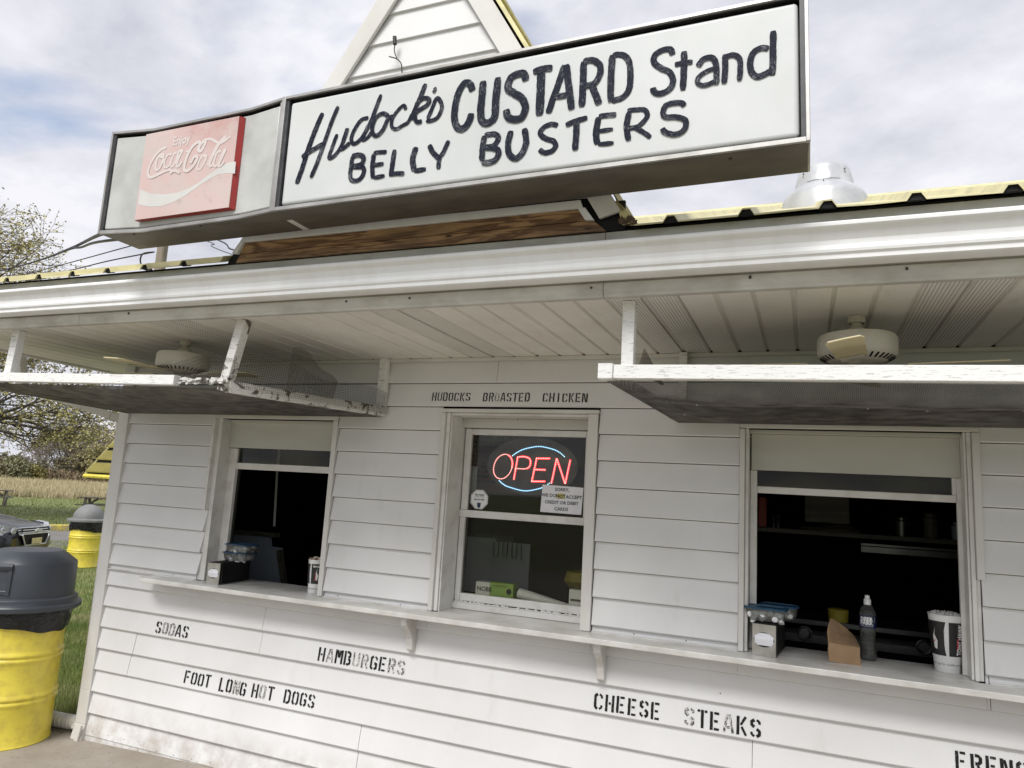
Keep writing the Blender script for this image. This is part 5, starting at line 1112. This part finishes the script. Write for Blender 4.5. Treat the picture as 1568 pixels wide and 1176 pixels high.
# cups
def cup(cx,cy,h,r0,r1,label,kind):
    t=thing('paper_cup',label,'cup',(cx,cy,CT)); c=(cx,cy,CT)
    rad=lambda z: r0+(r1-r0)*z/h
    w=MB(); w.lathe([(0,.006),(r0*.98,.006),(r0,0),(r0+.0008,.001),(rad(h*.25),h*.25),(rad(h*.30)+.002,h*.30),(r1,h),(r1+.003,h+.002),(r1+.002,h+.005),(r1-.003,h+.003),(rad(h*.8)-.002,h*.8)],c,48); w.build('wall','cup_white',t,smooth=True)
    w=MB(); 
    def band(a0,a1,z0,z1,dr=.0032,curve=0.):
        o=len(w.v); n=14
        for i in range(n+1):
            for j in range(7):
                z=z0+(z1-z0)*j/6; f=j/6; s=1-curve*(1-abs(2*f-1)); a=a0+(a1-a0)*i/n
                if i==n: a-=R(8)*math.sin(math.pi*f)*curve*3
                r=rad(z)+dr; w.v.append((cx+r*math.cos(a),cy+r*math.sin(a),CT+z))
        for i in range(n):
            for j in range(6): q=o+i*7+j; w.f.append((q,q+7,q+8,q+1))
    b0=R(kind[0]); 
    band(b0-R(88),b0-R(3),h*.30,h*.90,curve=.35); band(b0+R(7),b0+R(92),h*.30,h*.90,curve=.35); band(b0+R(102),b0+R(180),h*.30,h*.90); w.build('black_print','cup_black',t,smooth=True,fix=False)
    w=MB()
    def vert(body,sz,a,z,dr): 
        def f(x,y): rz=rad(z+x)+dr; aa=a+(-y)/rz; return (cx+rz*math.cos(aa),cy+rz*math.sin(aa),CT+z+x)
        return f
    add_text(w,'COOKOUT',h*.155,vert('',0,b0+R(50),h*.60,.0045),bold=.0015,xs=.80) if False else (add_text(w,'TONY HAWK',h*.125,vert('',0,b0+R(56),h*.60,.0045),bold=.0013,xs=.70) if len(kind)<2 else add_text(w,'TONY HAWK',h*.07,lambda x,y:wrap(c,rad(h*.83)+.0045,b0+R(45))(x,y+h*.80),bold=.001,xs=.6)); 
    w.lathe([(0,0)],c,3) if False else None
    w.build('vertical_print','cup_white',t,fix=False)
    w=MB()
    def pt(a,z,dr=.0045): r=rad(z)+dr; return (cx+r*math.cos(a),cy+r*math.sin(a),CT+z)
    a=b0+R(36); w.add([pt(a,h*.38),pt(a+R(6),h*.40),pt(a+R(6),h*.62),pt(a,h*.62)],[(0,1,2,3)]); a=b0-R(50); w.add([pt(a,h*.52),pt(a+R(18),h*.50),pt(a+R(6),h*.58)],[(0,1,2)]); w.build('red_print','cup_red',t,fix=False)
    w=MB(); a=b0+(R(-48) if len(kind)<2 else R(42)); w.add([pt(a,h*.42),pt(a+R(12),h*.40),pt(a+R(15),h*.55),pt(a+R(4),h*.66),pt(a+R(8),h*.78),pt(a-R(3),h*.62)],[(0,1,2,3,4,5)]); w.build('white_splash','cup_white',t,fix=False)
    w=MB(); add_text(w,'save cup for smaller portions',h*.052,lambda x,y:wrap(c,rad(h*.13)+.0015,b0+R(5))(x,y+h*.135)); w.build('fine_print','steel_dark',t,fix=False)
    return t,c,rad
def straws(c,r,z,n,mat,label,paper):
    w=MB()
    for i in range(n):
        a=random.uniform(0,6.283); q=r*math.sqrt(random.random())*.96; x,y=c[0]+q*math.cos(a),c[1]+q*math.sin(a)
        if paper: b=random.uniform(0,6.3); p=Vector((x,y,c[2]+z-.01+random.uniform(-.008,.016))); d=Vector((math.cos(b),math.sin(b),random.uniform(-.5,.9)))*.014; e_=Vector((-d.y,d.x,random.uniform(0,.01)))*.7; w.add([p-d-e_,p+d-e_,p+d+e_,p-d+e_],[(0,1,2,3)])
        else: hh=random.uniform(-.002,.012)+(1-q/r)*.006; w.tube([(x,y,c[2]+z-.05),(x+random.uniform(-.003,.003),y+random.uniform(-.003,.003),c[2]+z+hh)],.0035,6)
    tag(w.build('straw' if not paper else 'sugar_packets',mat,fix=False),label,'straws' if not paper else 'packets')['kind']='stuff'
t,c,rad=cup(.628,.165,.265,.054,.078,'large white paper cup with black print filled with white straws',(-98,))
straws(c,.074,.268,150,'straw','dense bunch of white paper-wrapped straws standing in the right cup',False)
t,c,rad=cup(-3.066,.075,.215,.043,.056,'white paper cup with black print holding torn packets at the left window',(-96,1))
straws(c,.05,.222,46,'straw_pink','pink and white sugar packets stuffed in the left cup',True)

# ================================================================ DRUMS
def drum(x,y,s,label,liner_z):
    t=thing('oil_drum_bin',label,'trash can',(x,y,0),'yellow drum trash cans'); r=.293*s; w=MB()
    pr=[(0,.02),(r-.004,.02),(r-.002,.004),(r+.003,0),(r+.006,.006),(r+.003,.014),(r,.02)]
    for zc in(.31,.60): pr+=[(r,(zc-.045)*1),(r+.003,zc-.036),(r+.0105,zc-.022),(r+.012,zc-.014),(r+.0105,zc-.006),(r+.002,zc+.004),(r+.0105,zc+.014),(r+.012,zc+.022),(r+.0105,zc+.030),(r+.002,zc+.044),(r,zc+.05)]
    pr+=[(r,.86),(r+.008,.872),(r+.008,.884),(r-.004,.886)]
    w.lathe(pr,(x,y,0),88); d=w.build('drum','yellow_paint',t,smooth=True)
    w=MB(); n=96; o=0; lv=9
    for j in range(lv):
        f=j/(lv-1)
        for k in range(n):
            a=2*math.pi*k/n; hem=liner_z-.030*math.sin(a*2+1)-.02*noise.noise(Vector((math.cos(a)*3,math.sin(a)*3,0))); z=hem+(.935-hem)*f
            rr=r+.016+.012*noise.noise(Vector((math.cos(a)*9,math.sin(a)*9,z*9)))+.010*math.sin(f*3.1); w.v.append((x+rr*math.cos(a),y+rr*math.sin(a),z))
    for j in range(lv-1):
        for k in range(n): w.f.append((j*n+k,j*n+(k+1)%n,(j+1)*n+(k+1)%n,(j+1)*n+k))
    w.build('bin_liner','bag',t,smooth=True)
    return t
t=drum(-5.39,-.285,1.0,'yellow steel drum trash can with a slate square-topped lid beside the corner of the stand',.80)
c=(-5.39,-.285,.93)
w=MB(); w.lathe([(.32,-.005),(.362,-.008),(.374,.0),(.376,.028),(.368,.038),(.348,.040),(.345,.046),(.345,.074),(.338,.082),(.318,.088),(.318,.10),(.312,.318),(.306,.330),(.215,.402),(.203,.407),(0,.410)],c,96); lid=w.build('lid','lid_dark',t,smooth=True)
for ca in(-92,):
    w=MB(); A0,A1=R(ca-40),R(ca+40); w.lathe([(.316,.115),(.325,.118),(.325,.14),(.3205,.145)],c,24,a0=A0,a1=A1); w.lathe([(.3205,.28),(.326,.285),(.332,.312),(.310,.333)],c,24,a0=A0,a1=A1)
    for a,b in((A0,A0+R(4)),(A1-R(4),A1)): w.lathe([(.326,.115),(.322,.305)],c,4,a0=a,a1=b)
    w.build('door_surround','lid_dark',lid,smooth=True)
    w=MB(); w.lathe([(.316,.14),(.3145,.27)],c,20,a0=A0+R(4),a1=A1-R(4)); w.build('push_door','lid_grey' if False else 'lid_dark',lid,smooth=True)
t=drum(-13.74,6.65,1.0,'yellow steel drum trash can with grey domed lid on the grass by the car',.72)
c=(-13.74,6.65,.90)
w=MB(); w.lathe([(.34,.0),(.385,.0),(.39,.012),(.385,.045),(.33,.06),(.285,.065)]+[(.285*math.cos(R(a)),.065+.285*math.sin(R(a))) for a in range(8,91,8)],c,56); w.build('dome_lid','lid_grey',t,smooth=True)

# ================================================================ CAR
car=thing('parked_car','black sedan parked with its chromed grille and headlight toward the stand','car',(0,0,0))
cxx,cyy=-14.60-2.2*.90,6.10-2.2*.436; m0=Matrix.Translation((cxx,cyy,0))@Matrix.Rotation(math.atan2(.436,.90),4,'Z'); car.location=(cxx,cyy,0)
ST=[ # x, half width, z bottom, z shoulder, z top centre, roundness
(2.26,.60,.30,.50,.66),(2.20,.74,.24,.60,.74),(2.05,.84,.20,.68,.80),(1.7,.89,.20,.76,.88),(1.2,.90,.20,.84,.96),(.85,.90,.20,.89,1.02),(.0,.90,.20,.91,1.05),(-1.2,.90,.20,.93,1.06),(-1.7,.89,.22,.93,1.05),(-2.1,.85,.28,.88,1.02),(-2.28,.72,.34,.74,.92)]
w=MB(); n=0
for x,hw,zb,zs,zt in ST:
    sec=[(0,zb),(hw*.8,zb),(hw*.97,zb+.08),(hw,zb+.25*(zs-zb)),(hw*1.0,zs-.12),(hw*.97,zs-.03),(hw*.90,zs+.02),(hw*.6,zt-.015),(hw*.3,zt-.002),(0,zt)]
    full=sec+[(-a,b) for a,b in sec[-2:0:-1]]; n=len(full)
    for y,z in full: w.v.append(tuple(m0@Vector((x,y,z))))
for i in range(len(ST)-1):
    for k in range(n): w.f.append((i*n+k,i*n+(k+1)%n,(i+1)*n+(k+1)%n,(i+1)*n+k))
w.f.append(tuple(range(n))); w.f.append(tuple((len(ST)-1)*n+k for k in range(n))[::-1])
bd=w.build('body','car_paint',car,smooth=True); s_=bd.modifiers.new('s','SUBSURF'); s_.levels=2; s_.render_levels=2
CB=[(.95,.80,1.00),(.15,.68,1.42),(-.5,.66,1.47),(-1.2,.66,1.43),(-1.95,.76,1.04)]
w=MB()
for x,hw,z in CB: w.v+=[tuple(m0@Vector(p)) for p in((x,-hw,z),(x,hw,z))]
base=[tuple(m0@Vector(p)) for p in((.95,-.82,.93),(.95,.82,.93),(-1.95,.8,.93),(-1.95,-.8,.93))]; o=len(w.v); w.v+=base
w.f=[(0,1,3,2),(2,3,5,4),(4,5,7,6),(6,7,9,8),(o+0,0,2,4,6,8,o+3),(o+1,o+2,9,7,5,3,1)]; gh=w.build('glasshouse','car_paint',car,bevel=.03)
w=MB(); q=lambda *p:[tuple(m0@Vector(a)) for a in p]
w.add(q((.90,-.73,1.035),(.90,.73,1.035),(.20,.62,1.405),(.20,-.62,1.405)),[(0,1,2,3)]); wsd=w.build('windshield',pm('dark_car_glass',(.03,.035,.04),rough=.05,coat=1.),car); wsd.location.z+=.008
for s in(-1,1):
    w=MB(); w.add(q((.62,s*.80,.97),(.08,s*.70,1.39),(-.5,s*.685,1.43),(-1.15,s*.69,1.38),(-1.6,s*.78,1.0)),[(0,1,2,3,4)]); w.build('side_window',M.get('cg') or bpy.data.materials['dark_car_glass'],car)
for x in(1.42,-1.35):
    for s in(-1,1):
        wh=MB(); wh.lathe([(.20,-.1),(.30,-.1),(.32,-.07),(.32,.07),(.30,.1),(.20,.1)],(0,0,0),32,m=Matrix.Rotation(R(90),3,'X')); wh.v=[tuple(m0@(Vector(p)+Vector((x,s*.80,.32)))) for p in wh.v]; o=wh.build('tyre','rubber',car,smooth=True)
        wh=MB(); wh.lathe([(0,-.085),(.06,-.085),(.19,-.06),(.205,-.09)],(0,0,0),32,m=Matrix.Rotation(R(90) if s<0 else R(-90),3,'X')); wh.v=[tuple(m0@(Vector(p)+Vector((x,s*.80,.32)))) for p in wh.v]; wh.build('rim','alu',o,smooth=True)
for s in(-1,1):
    # swept headlight
    P=[(2.17,s*.52,.60),(2.19,s*.52,.745),(2.02,s*.78,.80),(1.78,s*.885,.82),(1.62,s*.90,.80),(1.80,s*.905,.70),(2.02,s*.845,.60)]
    cc=Vector((1.98,s*.74,.71)); nrm=Vector((.8,s*.55,.12)).normalized()*.045
    w=MB(); w.v=[tuple(m0@(Vector(p)+nrm)) for p in P]+[tuple(m0@(cc+nrm*2.0))]; w.f=[(i,(i+1)%7,7) for i in range(7)]; w.v+=[tuple(m0@(Vector(p)-nrm)) for p in P]; w.f+=[(i,8+i,8+(i+1)%7,(i+1)%7) for i in range(7)]
    w.build('headlight',M.setdefault('lamp',pm('headlight_lens',(.62,.63,.66),(.30,.31,.33),scale=22,rough=.15,coat=1.)),car,fix=True,smooth=False,bevel=.01)
    for cx_,cz_,yy in((2.13,.685,.62),(2.02,.70,.76)):
        w=MB(); w.lathe([(0,-.01),(.03,-.012),(.055,.0),(.06,.012)],(0,0,0),20,m=Matrix.Rotation(R(-90),3,'Y')); w.v=[tuple(m0@(Vector(p)+Vector((cx_+.075,s*yy,cz_)))) for p in w.v]; w.build('lamp_bowl',M['lamp'],car,smooth=True)
w=MB(); w.add(q((2.262,-.47,.735),(2.262,.47,.735),(2.285,.50,.655),(2.285,-.50,.655)),[(0,1,2,3)]); w.add(q((2.285,-.46,.60),(2.285,.46,.60),(2.285,.34,.40),(2.285,-.34,.40)),[(0,1,2,3)]); w.build('grille_opening','black',car)
w=MB()
for z,x in((.745,2.262),(.70,2.285),(.655,2.30)): w.tube(catmull([tuple(m0@Vector(p)) for p in((x-.05,-.52,z-.01),(x+.012,-.3,z),(x+.02,0,z),(x+.012,.3,z),(x-.05,.52,z-.01))],5),.011,8)
w.tube([tuple(m0@Vector(p)) for p in((2.25,-.50,.62),(2.30,-.46,.60),(2.31,-.35,.40),(2.31,.35,.40),(2.30,.46,.60),(2.25,.50,.62))],.014,8); w.tube([tuple(m0@Vector(p)) for p in((2.30,-.46,.622),(2.325,0,.628),(2.30,.46,.622))],.013,8); w.build('grille_bar','chrome',car,smooth=True)
w=MB(); bw=[(-.105,.018),(-.035,.018),(-.035,.038),(.035,.038),(.035,.018),(.105,.018),(.095,-.018),(.035,-.018),(.035,-.038),(-.035,-.038),(-.035,-.018),(-.115,-.018)]
w.add([tuple(m0@Vector((2.345,y,.685+z))) for y,z in bw]+[tuple(m0@Vector((2.31,y,.685+z))) for y,z in bw],[tuple(range(12)),tuple(range(12,24))[::-1]]+[(i,12+i,12+(i+1)%12,(i+1)%12) for i in range(12)]); w.build('emblem','chrome',car)
w=MB(); w.v=[tuple(m0@Vector(p)) for p in((2.335,-.16,.42),(2.335,.16,.42),(2.335,.16,.53),(2.335,-.16,.53),(2.315,-.16,.42),(2.315,.16,.42),(2.315,.16,.53),(2.315,-.16,.53))]; w.f=[(0,1,2,3),(7,6,5,4),(0,1,5,4),(1,2,6,5),(2,3,7,6),(3,0,4,7)]; w.build('licence_plate','yellow_edge',car)
for s in(-1,1):
    w=MB(); w.v=[]; w.box(.55,.72,s*.93-.07,s*.93+.07,.98,1.10); w.v=[tuple(m0@Vector(p)) for p in w.v]; w.build('wing_mirror','car_paint',car,bevel=.03)

# ================================================================ PICNIC TABLES, UMBRELLA
def picnic(x,y,a,label):
    t=thing('picnic_table',label,'picnic table',(x,y,0),'picnic tables on the grass'); m=Matrix.Translation((x,y,0))@Matrix.Rotation(a,4,'Z')
    for i in range(5): w=MB(); w.box(-.92,.92,-.37+.15*i,-.235+.15*i,.72,.76,m); w.build('top_plank','grey_wood',t)
    for s in(-1,1):
        for k in(0,1): w=MB(); w.box(-.92,.92,s*.70-.14+.145*k,s*.70-.005+.145*k,.42,.46,m); w.build('seat_plank','grey_wood',t)
    for e in(-.65,.65):
        for s in(-1,1): w=MB(); w.beam(m@Vector((e,s*.26,.72)),m@Vector((e,s*.62,0)),.04,.14,up=(1,0,0)); w.build('leg','grey_wood',t)
        w=MB(); w.box(e+.021,e+.06,-.80,.80,.32,.42,m); w.build('seat_brace','grey_wood',t)
        w=MB(); w.beam(m@Vector((e,0,.38)),m@Vector((e*.35,0,.71)),.04,.09); w.build('diagonal_brace','grey_wood',t)
picnic(-29.3,19.4,R(38),'grey wooden picnic table nearer the stand corner')
picnic(-36.4,18.9,R(60),'grey wooden picnic table behind the black car')
um=thing('picnic_umbrella','yellow metal umbrella of lapped slats beyond the corner board','umbrella',(-8.05,4.12,0)); c=Vector((-8.05,4.12,0)); NS=6; R0=1.62; a_off=R(231)
w=MB(); w.tube([c+Vector((0,0,0)),c+Vector((0,0,4.5))],.03,12); w.build('pole','yellow_paint',um,smooth=True)
w=MB(); rim=[c+Vector((R0*math.cos(a_off+2*math.pi*k/NS),R0*math.sin(a_off+2*math.pi*k/NS),1.90)) for k in range(NS+1)]
for a,b in zip(rim,rim[1:]): w.tube([a+Vector((0,0,-.03)),b+Vector((0,0,-.03))],.028,8)
w.build('rim_bar','yellow_paint',um,smooth=True)
w=MB(); w.v=[tuple(p*1.0-Vector((0,0,.03))) for p in rim[:NS]]+[tuple(c+Vector((0,0,4.44)))]; w.f=[(k,(k+1)%NS,NS) for k in range(NS)]; w.build('gap_darkener','black',um)  # black cone added inside so the gaps between slats look dark
for k in range(NS):
    w=MB(); w.beam(rim[k]+Vector((0,0,.0)),c+Vector((0,0,4.5)),.035,.02); w.build('hip_rib','yellow_edge',um)
    for j in range(15):
        f0,f1=j/15,(j+.90)/15; f1=min(f1,.995)
        def pp(kk,f,lift): p=rim[kk].lerp(c+Vector((0,0,4.5)),f); return p+Vector((0,0,lift))
        w=MB(); w.v=[tuple(p) for p in(pp(k,f0,.035),pp(k+1,f0,.035),pp(k+1,f1,0),pp(k,f1,0),pp(k,f0,.02),pp(k+1,f0,.02),pp(k+1,f1,-.012),pp(k,f1,-.012))]; w.f=[(0,1,2,3),(7,6,5,4),(0,1,5,4),(1,2,6,5),(2,3,7,6),(3,0,4,7)]; w.build('umbrella_slat',M.setdefault('um_y',pm('shaded_umbrella_yellow',(.24,.205,.025),(.18,.15,.02),rough=.5)),um)  # darkened yellow; the canopy's shade is put into the colour

# ================================================================ POLE AND WIRES
t=thing('utility_pole','weathered wooden utility pole standing behind the stand','utility pole',(-16.82,10.13,0))
w=MB(); w.tube([(-16.82,10.13,0),(-16.82,10.13,9.4)],[.17,.135],16); w.build('shaft','pole_wood',t,smooth=True)
w=MB(); w.beam((-17.4,10.9,8.9),(-16.2,9.4,8.9),.09,.11); w.build('crossarm','pole_wood',t)
w=MB(); w.tube(catmull([(-16.95,9.98,8.1),(-17.16,9.8,8.0),(-17.2,9.8,7.75),(-17.05,9.9,7.55),(-16.95,10.0,7.6)],5),.022,6); w.build('cable_loop','cable',t,smooth=True)
def wire(pts,r,label): w=MB(); w.tube(catmull(pts,6),r,6); tag(w.build('overhead_wire','cable',smooth=True),label,'wire','overhead wires')
wire([(-3.6,-1.12,3.38),(-3.986,-1.1,3.403),(-6.59,.48,4.06),(-10.08,2.45,4.85),(-15.46,5.16,5.91),(-26.71,9.6,7.41)],.013,'thick black service cable running left from the lower left end of the sign')
wire([(-3.6,-1.10,3.34),(-4.3,-.92,3.43),(-5.3,-.33,3.68),(-6.59,.48,4.053),(-8.3,1.45,4.44),(-10.08,2.45,4.845)],.009,'thin strand slung just under the thick service cable')
wire([(-16.93,9.99,8.48),(-19.73,11.3,8.94),(-26.43,13.99,9.74),(-36.04,17.51,10.72),(-48.68,21.54,11.91)],.018,'upper thin wire leaving the utility pole toward the left')
wire([(-16.95,9.98,8.1),(-21.62,12.12,8.88),(-27.23,14.59,9.67),(-36.02,17.55,10.41),(-48.66,21.59,11.51)],.020,'lower thin wire leaving the utility pole by its loop')
wire([(-16.79,10.17,8.81),(-15.62,10.72,8.52),(-15.15,11.2,8.26),(-10,16,7)],.012,'thin wire dropping right from the pole behind the sign')
wire([(-16.8,10.15,9.03),(-10.1,5.64,6.3),(-8.46,4.46,5.56),(-4.5,2.2,4.3)],.014,'black drop cable from the pole to the stand roof behind the sign')

# ================================================================ TREES
def tree(name,base,h,spread,seed,label,cat='tree',leaf='foliage',bark='bark_far',levels=5,r0=.12,leafn=2,leafs=.10,twn=3,group=None,lift=.25,lowb=.12,leafp=.6,upw=.25,fine=1.,minr=.0,minz=-9,extra=0):
    rnd=random.Random(seed); t=thing(name,label,cat,base,group); tr=MB(); lf=MB(); B=Vector(base)
    def leafat(p,s):
        a,b=rnd.uniform(0,6.28),rnd.uniform(-1,1); d=Vector((math.cos(a),math.sin(a),b)).normalized()*s; e_=d.cross(Vector((rnd.uniform(-1,1),rnd.uniform(-1,1),rnd.uniform(-1,1)))).normalized()*s*.6
        o=len(lf.v); lf.v+=[tuple(p-d*.1),tuple(p+e_+d*.5),tuple(p+d*1.3),tuple(p-e_+d*.5)]; lf.f.append((o,o+1,o+2,o+3))
    def grow(p,d,l,r,lev):
        n=3; pts=[p]; q=p; dd=d
        if p.z<minz and dd.z<.05: dd=Vector((dd.x,dd.y,.18)).normalized()
        for i in range(n):
            dd=(dd+Vector((rnd.gauss(0,.16),rnd.gauss(0,.16),rnd.gauss(0,.12)+upw*.12))).normalized(); q=q+dd*(l/n); pts.append(q)
        sides=6 if lev<2 else (4 if lev<3 else 3)
        tr.tube(pts,[max(r*(1-.45*i/n),minr) for i in range(n+1)],sides,caps=False)
        if lev>=levels-1:
            for k in range(leafn):
                if rnd.random()<leafp: leafat(pts[rnd.randint(1,n)]+Vector((rnd.gauss(0,.1),rnd.gauss(0,.1),rnd.gauss(0,.1)))*l,leafs*rnd.uniform(.6,1.4))
        if lev<levels:
            m_=twn+(1 if lev<3 else 0)
            for k in range(m_):
                f=rnd.uniform(.35,1.) if k else 1.; idx=min(n,max(1,int(f*n+.5))); pp=pts[idx]; a=rnd.uniform(0,6.283); tilt=rnd.uniform(.35,.95)
                x=dd.cross(Vector((0,0,1))); x=x.normalized() if x.length>.01 else Vector((1,0,0)); y=dd.cross(x).normalized(); nd=(dd*math.cos(tilt)+(x*math.cos(a)+y*math.sin(a))*math.sin(tilt)); nd.z=nd.z*.85+upw*.3; nd.normalize()
                grow(pp,nd,l*rnd.uniform(.60,.82),r*.55*rnd.uniform(.8,1.1),lev+1)
    # trunk with leader and main limbs
    th=h*lift; pts=[B,B+Vector((rnd.gauss(0,.1),rnd.gauss(0,.1),th*.5)),B+Vector((rnd.gauss(0,.2),rnd.gauss(0,.2),th))]
    tr.tube(pts,[r0*1.15,r0,r0*.85],10,caps=False); L0=(h-th)*.36
    nl=int(6+spread*1.2)+extra
    for k in range(nl):
        a=2*math.pi*k/nl+rnd.uniform(-.3,.3); el=rnd.uniform(lowb,1.25); d=Vector((math.cos(a)*math.cos(el)*spread,math.sin(a)*math.cos(el)*spread,math.sin(el))).normalized()
        grow(pts[2]-Vector((0,0,rnd.uniform(0,th*.3))),d,L0*(math.sqrt((math.cos(el)*spread)**2+math.sin(el)**2)),r0*.5,1)
    tr.build('trunk',bark,t,fix=False)
    if lf.v: lf.build('crown',leaf,t,fix=False)
    return t
tree('shade_tree',(-31.1,11.6,0),14.6,.82,21,'large spreading tree with sparse new leaves at the left edge',bark='bark',leaf='new_leaves',levels=6,r0=.26,leafn=8,leafs=.065,twn=3,lift=.26,lowb=.02,leafp=.85,upw=.10,minr=.008,minz=3.2,extra=9)
def fardir(ang,d): a=R(ang); return (-math.sin(a)*d,-4.05+math.cos(a)*d,0)
tree('bare_tree',fardir(54.1,150),11.5,1.0,11,'rounded bare tree rising alone above the far hedgerow',levels=6,r0=.28,leafn=1,leafs=.2,leafp=.15,twn=3,lift=.15,lowb=.2,upw=.3,minr=.035,group='hedgerow trees beyond the field')
tree('budding_tree',fardir(51.2,150),12.2,1.0,12,'yellow-green budding tree showing just left of the corner board',leaf='new_leaves',levels=6,r0=.25,leafn=3,leafs=.22,leafp=.8,twn=3,lift=.12,lowb=.1,upw=.3,minr=.04,group='hedgerow trees beyond the field')
rr_=random.Random(3)
specs=[(57.6,5.4,'low bare tree at the left end of the hedgerow in view'),(56.9,4.9,'thin grey tree left of the round bushes'),(56.2,4.4,'small leafing tree in the middle of the hedgerow'),(55.3,3.8,'slender bare tree leaning beside the rounded one'),(53.1,6.2,'dense grey-green tree joining the rounded bare tree'),(52.4,6.6,'olive tree filling the gap before the budding tree'),(50.2,9.5,'green tree half hidden behind the corner board'),(60.5,8,'tall grey tree beyond the black car roof'),(63.5,9,'broad bare tree further left beyond the lot'),(48,9,'tree hidden mostly by the stand wall')]
for a,h_,lb in specs:
    tree('hedgerow_tree',fardir(a,rr_.uniform(144,156)),h_,1.1,int(a*10),lb,levels=5,r0=.16,leafn=3,leafs=.22,leafp=.4,twn=3,lift=.12,lowb=.0,upw=.2,minr=.035,group='hedgerow trees beyond the field',leaf='foliage' if rr_.random()<.5 else 'foliage2')
def bush(ang,d,w_,h_,mat,label,n,s=.22):
    rnd=random.Random(int(ang*10)); c=Vector(fardir(ang,d)); w=MB()
    for i in range(n):
        a=rnd.uniform(0,6.283); q=math.sqrt(rnd.random()); z=rnd.random()**.8; rr=q*(1-z**2)**.5; p=c+Vector((math.cos(a)*rr*w_,math.sin(a)*rr*w_,z*h_*(1+.25*noise.noise(Vector((a*2,q*3,ang))))))
        d_=Vector((rnd.gauss(0,1),rnd.gauss(0,1),rnd.gauss(0,1))).normalized()*s*rnd.uniform(.5,1.2); e_=d_.cross(Vector((rnd.gauss(0,1),rnd.gauss(0,1),1))).normalized()*s*.6
        o=len(w.v); w.v+=[tuple(p-d_),tuple(p+e_),tuple(p+d_),tuple(p-e_)]; w.f.append((o,o+1,o+2,o+3))
    tag(w.build('bush',mat,fix=False),label,'bush','bushes along the field edge')
for a,d,w_,h_,mt,lb in((58.8,141,3.2,3.4,'foliage2','round green bush at the far left of the field edge'),(57.5,142,2.6,2.8,'foliage3','pale straw bush between two green ones'),(56.7,141,3.0,3.2,'foliage2','widest green bush near the middle of the field edge'),(55.6,142,2.4,2.2,'foliage','low yellow-green bush left of the tan brush'),(61,141,3.5,3.2,'foliage2','green bush beyond the car bonnet'),(59.7,143,2.6,3.,'foliage3','dry pale bush behind the left picnic table')): bush(a,d,w_,h_,mt,lb,2600)
w=MB(); rnd=random.Random(8)
for i in range(15000):
    d=rnd.uniform(141,147); tt=rnd.uniform(-30,95); x,y=FP(d,tt); tall=(1.6+1.3*noise.noise(Vector((tt*.09,2,0))))*(1 if tt>0 else .7); z=rnd.random()*tall*1.1; s_=rnd.uniform(.12,.30)
    d_=Vector((rnd.gauss(0,.5),rnd.gauss(0,.5),1)).normalized()*s_*1.8; e_=Vector((rnd.gauss(0,1),rnd.gauss(0,1),0)).normalized()*s_*.35; p=Vector((x,y,z)); o=len(w.v); w.v+=[tuple(p-d_),tuple(p+e_),tuple(p+d_),tuple(p-e_)]; w.f.append((o,o+1,o+2,o+3))
o=w.build('dry_brush','foliage3',fix=False); tag(o,'tan dry brush in a band along the foot of the hedgerow','brush'); o['kind']='stuff'
w=MB()
for i in range(9000):
    d=rnd.uniform(150,175); tt=rnd.uniform(-220,260); x,y=FP(d,tt); z=rnd.random()**1.5*(3.4+1.6*noise.noise(Vector((tt*.05,7,0)))); s_=rnd.uniform(.25,.6)
    d_=Vector((rnd.gauss(0,.7),rnd.gauss(0,.7),1)).normalized()*s_*1.6; e_=Vector((rnd.gauss(0,1),rnd.gauss(0,1),0)).normalized()*s_*.5; p=Vector((x,y,z)); o=len(w.v); w.v+=[tuple(p-d_),tuple(p+e_),tuple(p+d_),tuple(p-e_)]; w.f.append((o,o+1,o+2,o+3))
o=w.build('far_thicket','foliage2',fix=False); tag(o,'dull green and grey thicket closing the view behind the hedgerow trees','thicket'); o['kind']='stuff'
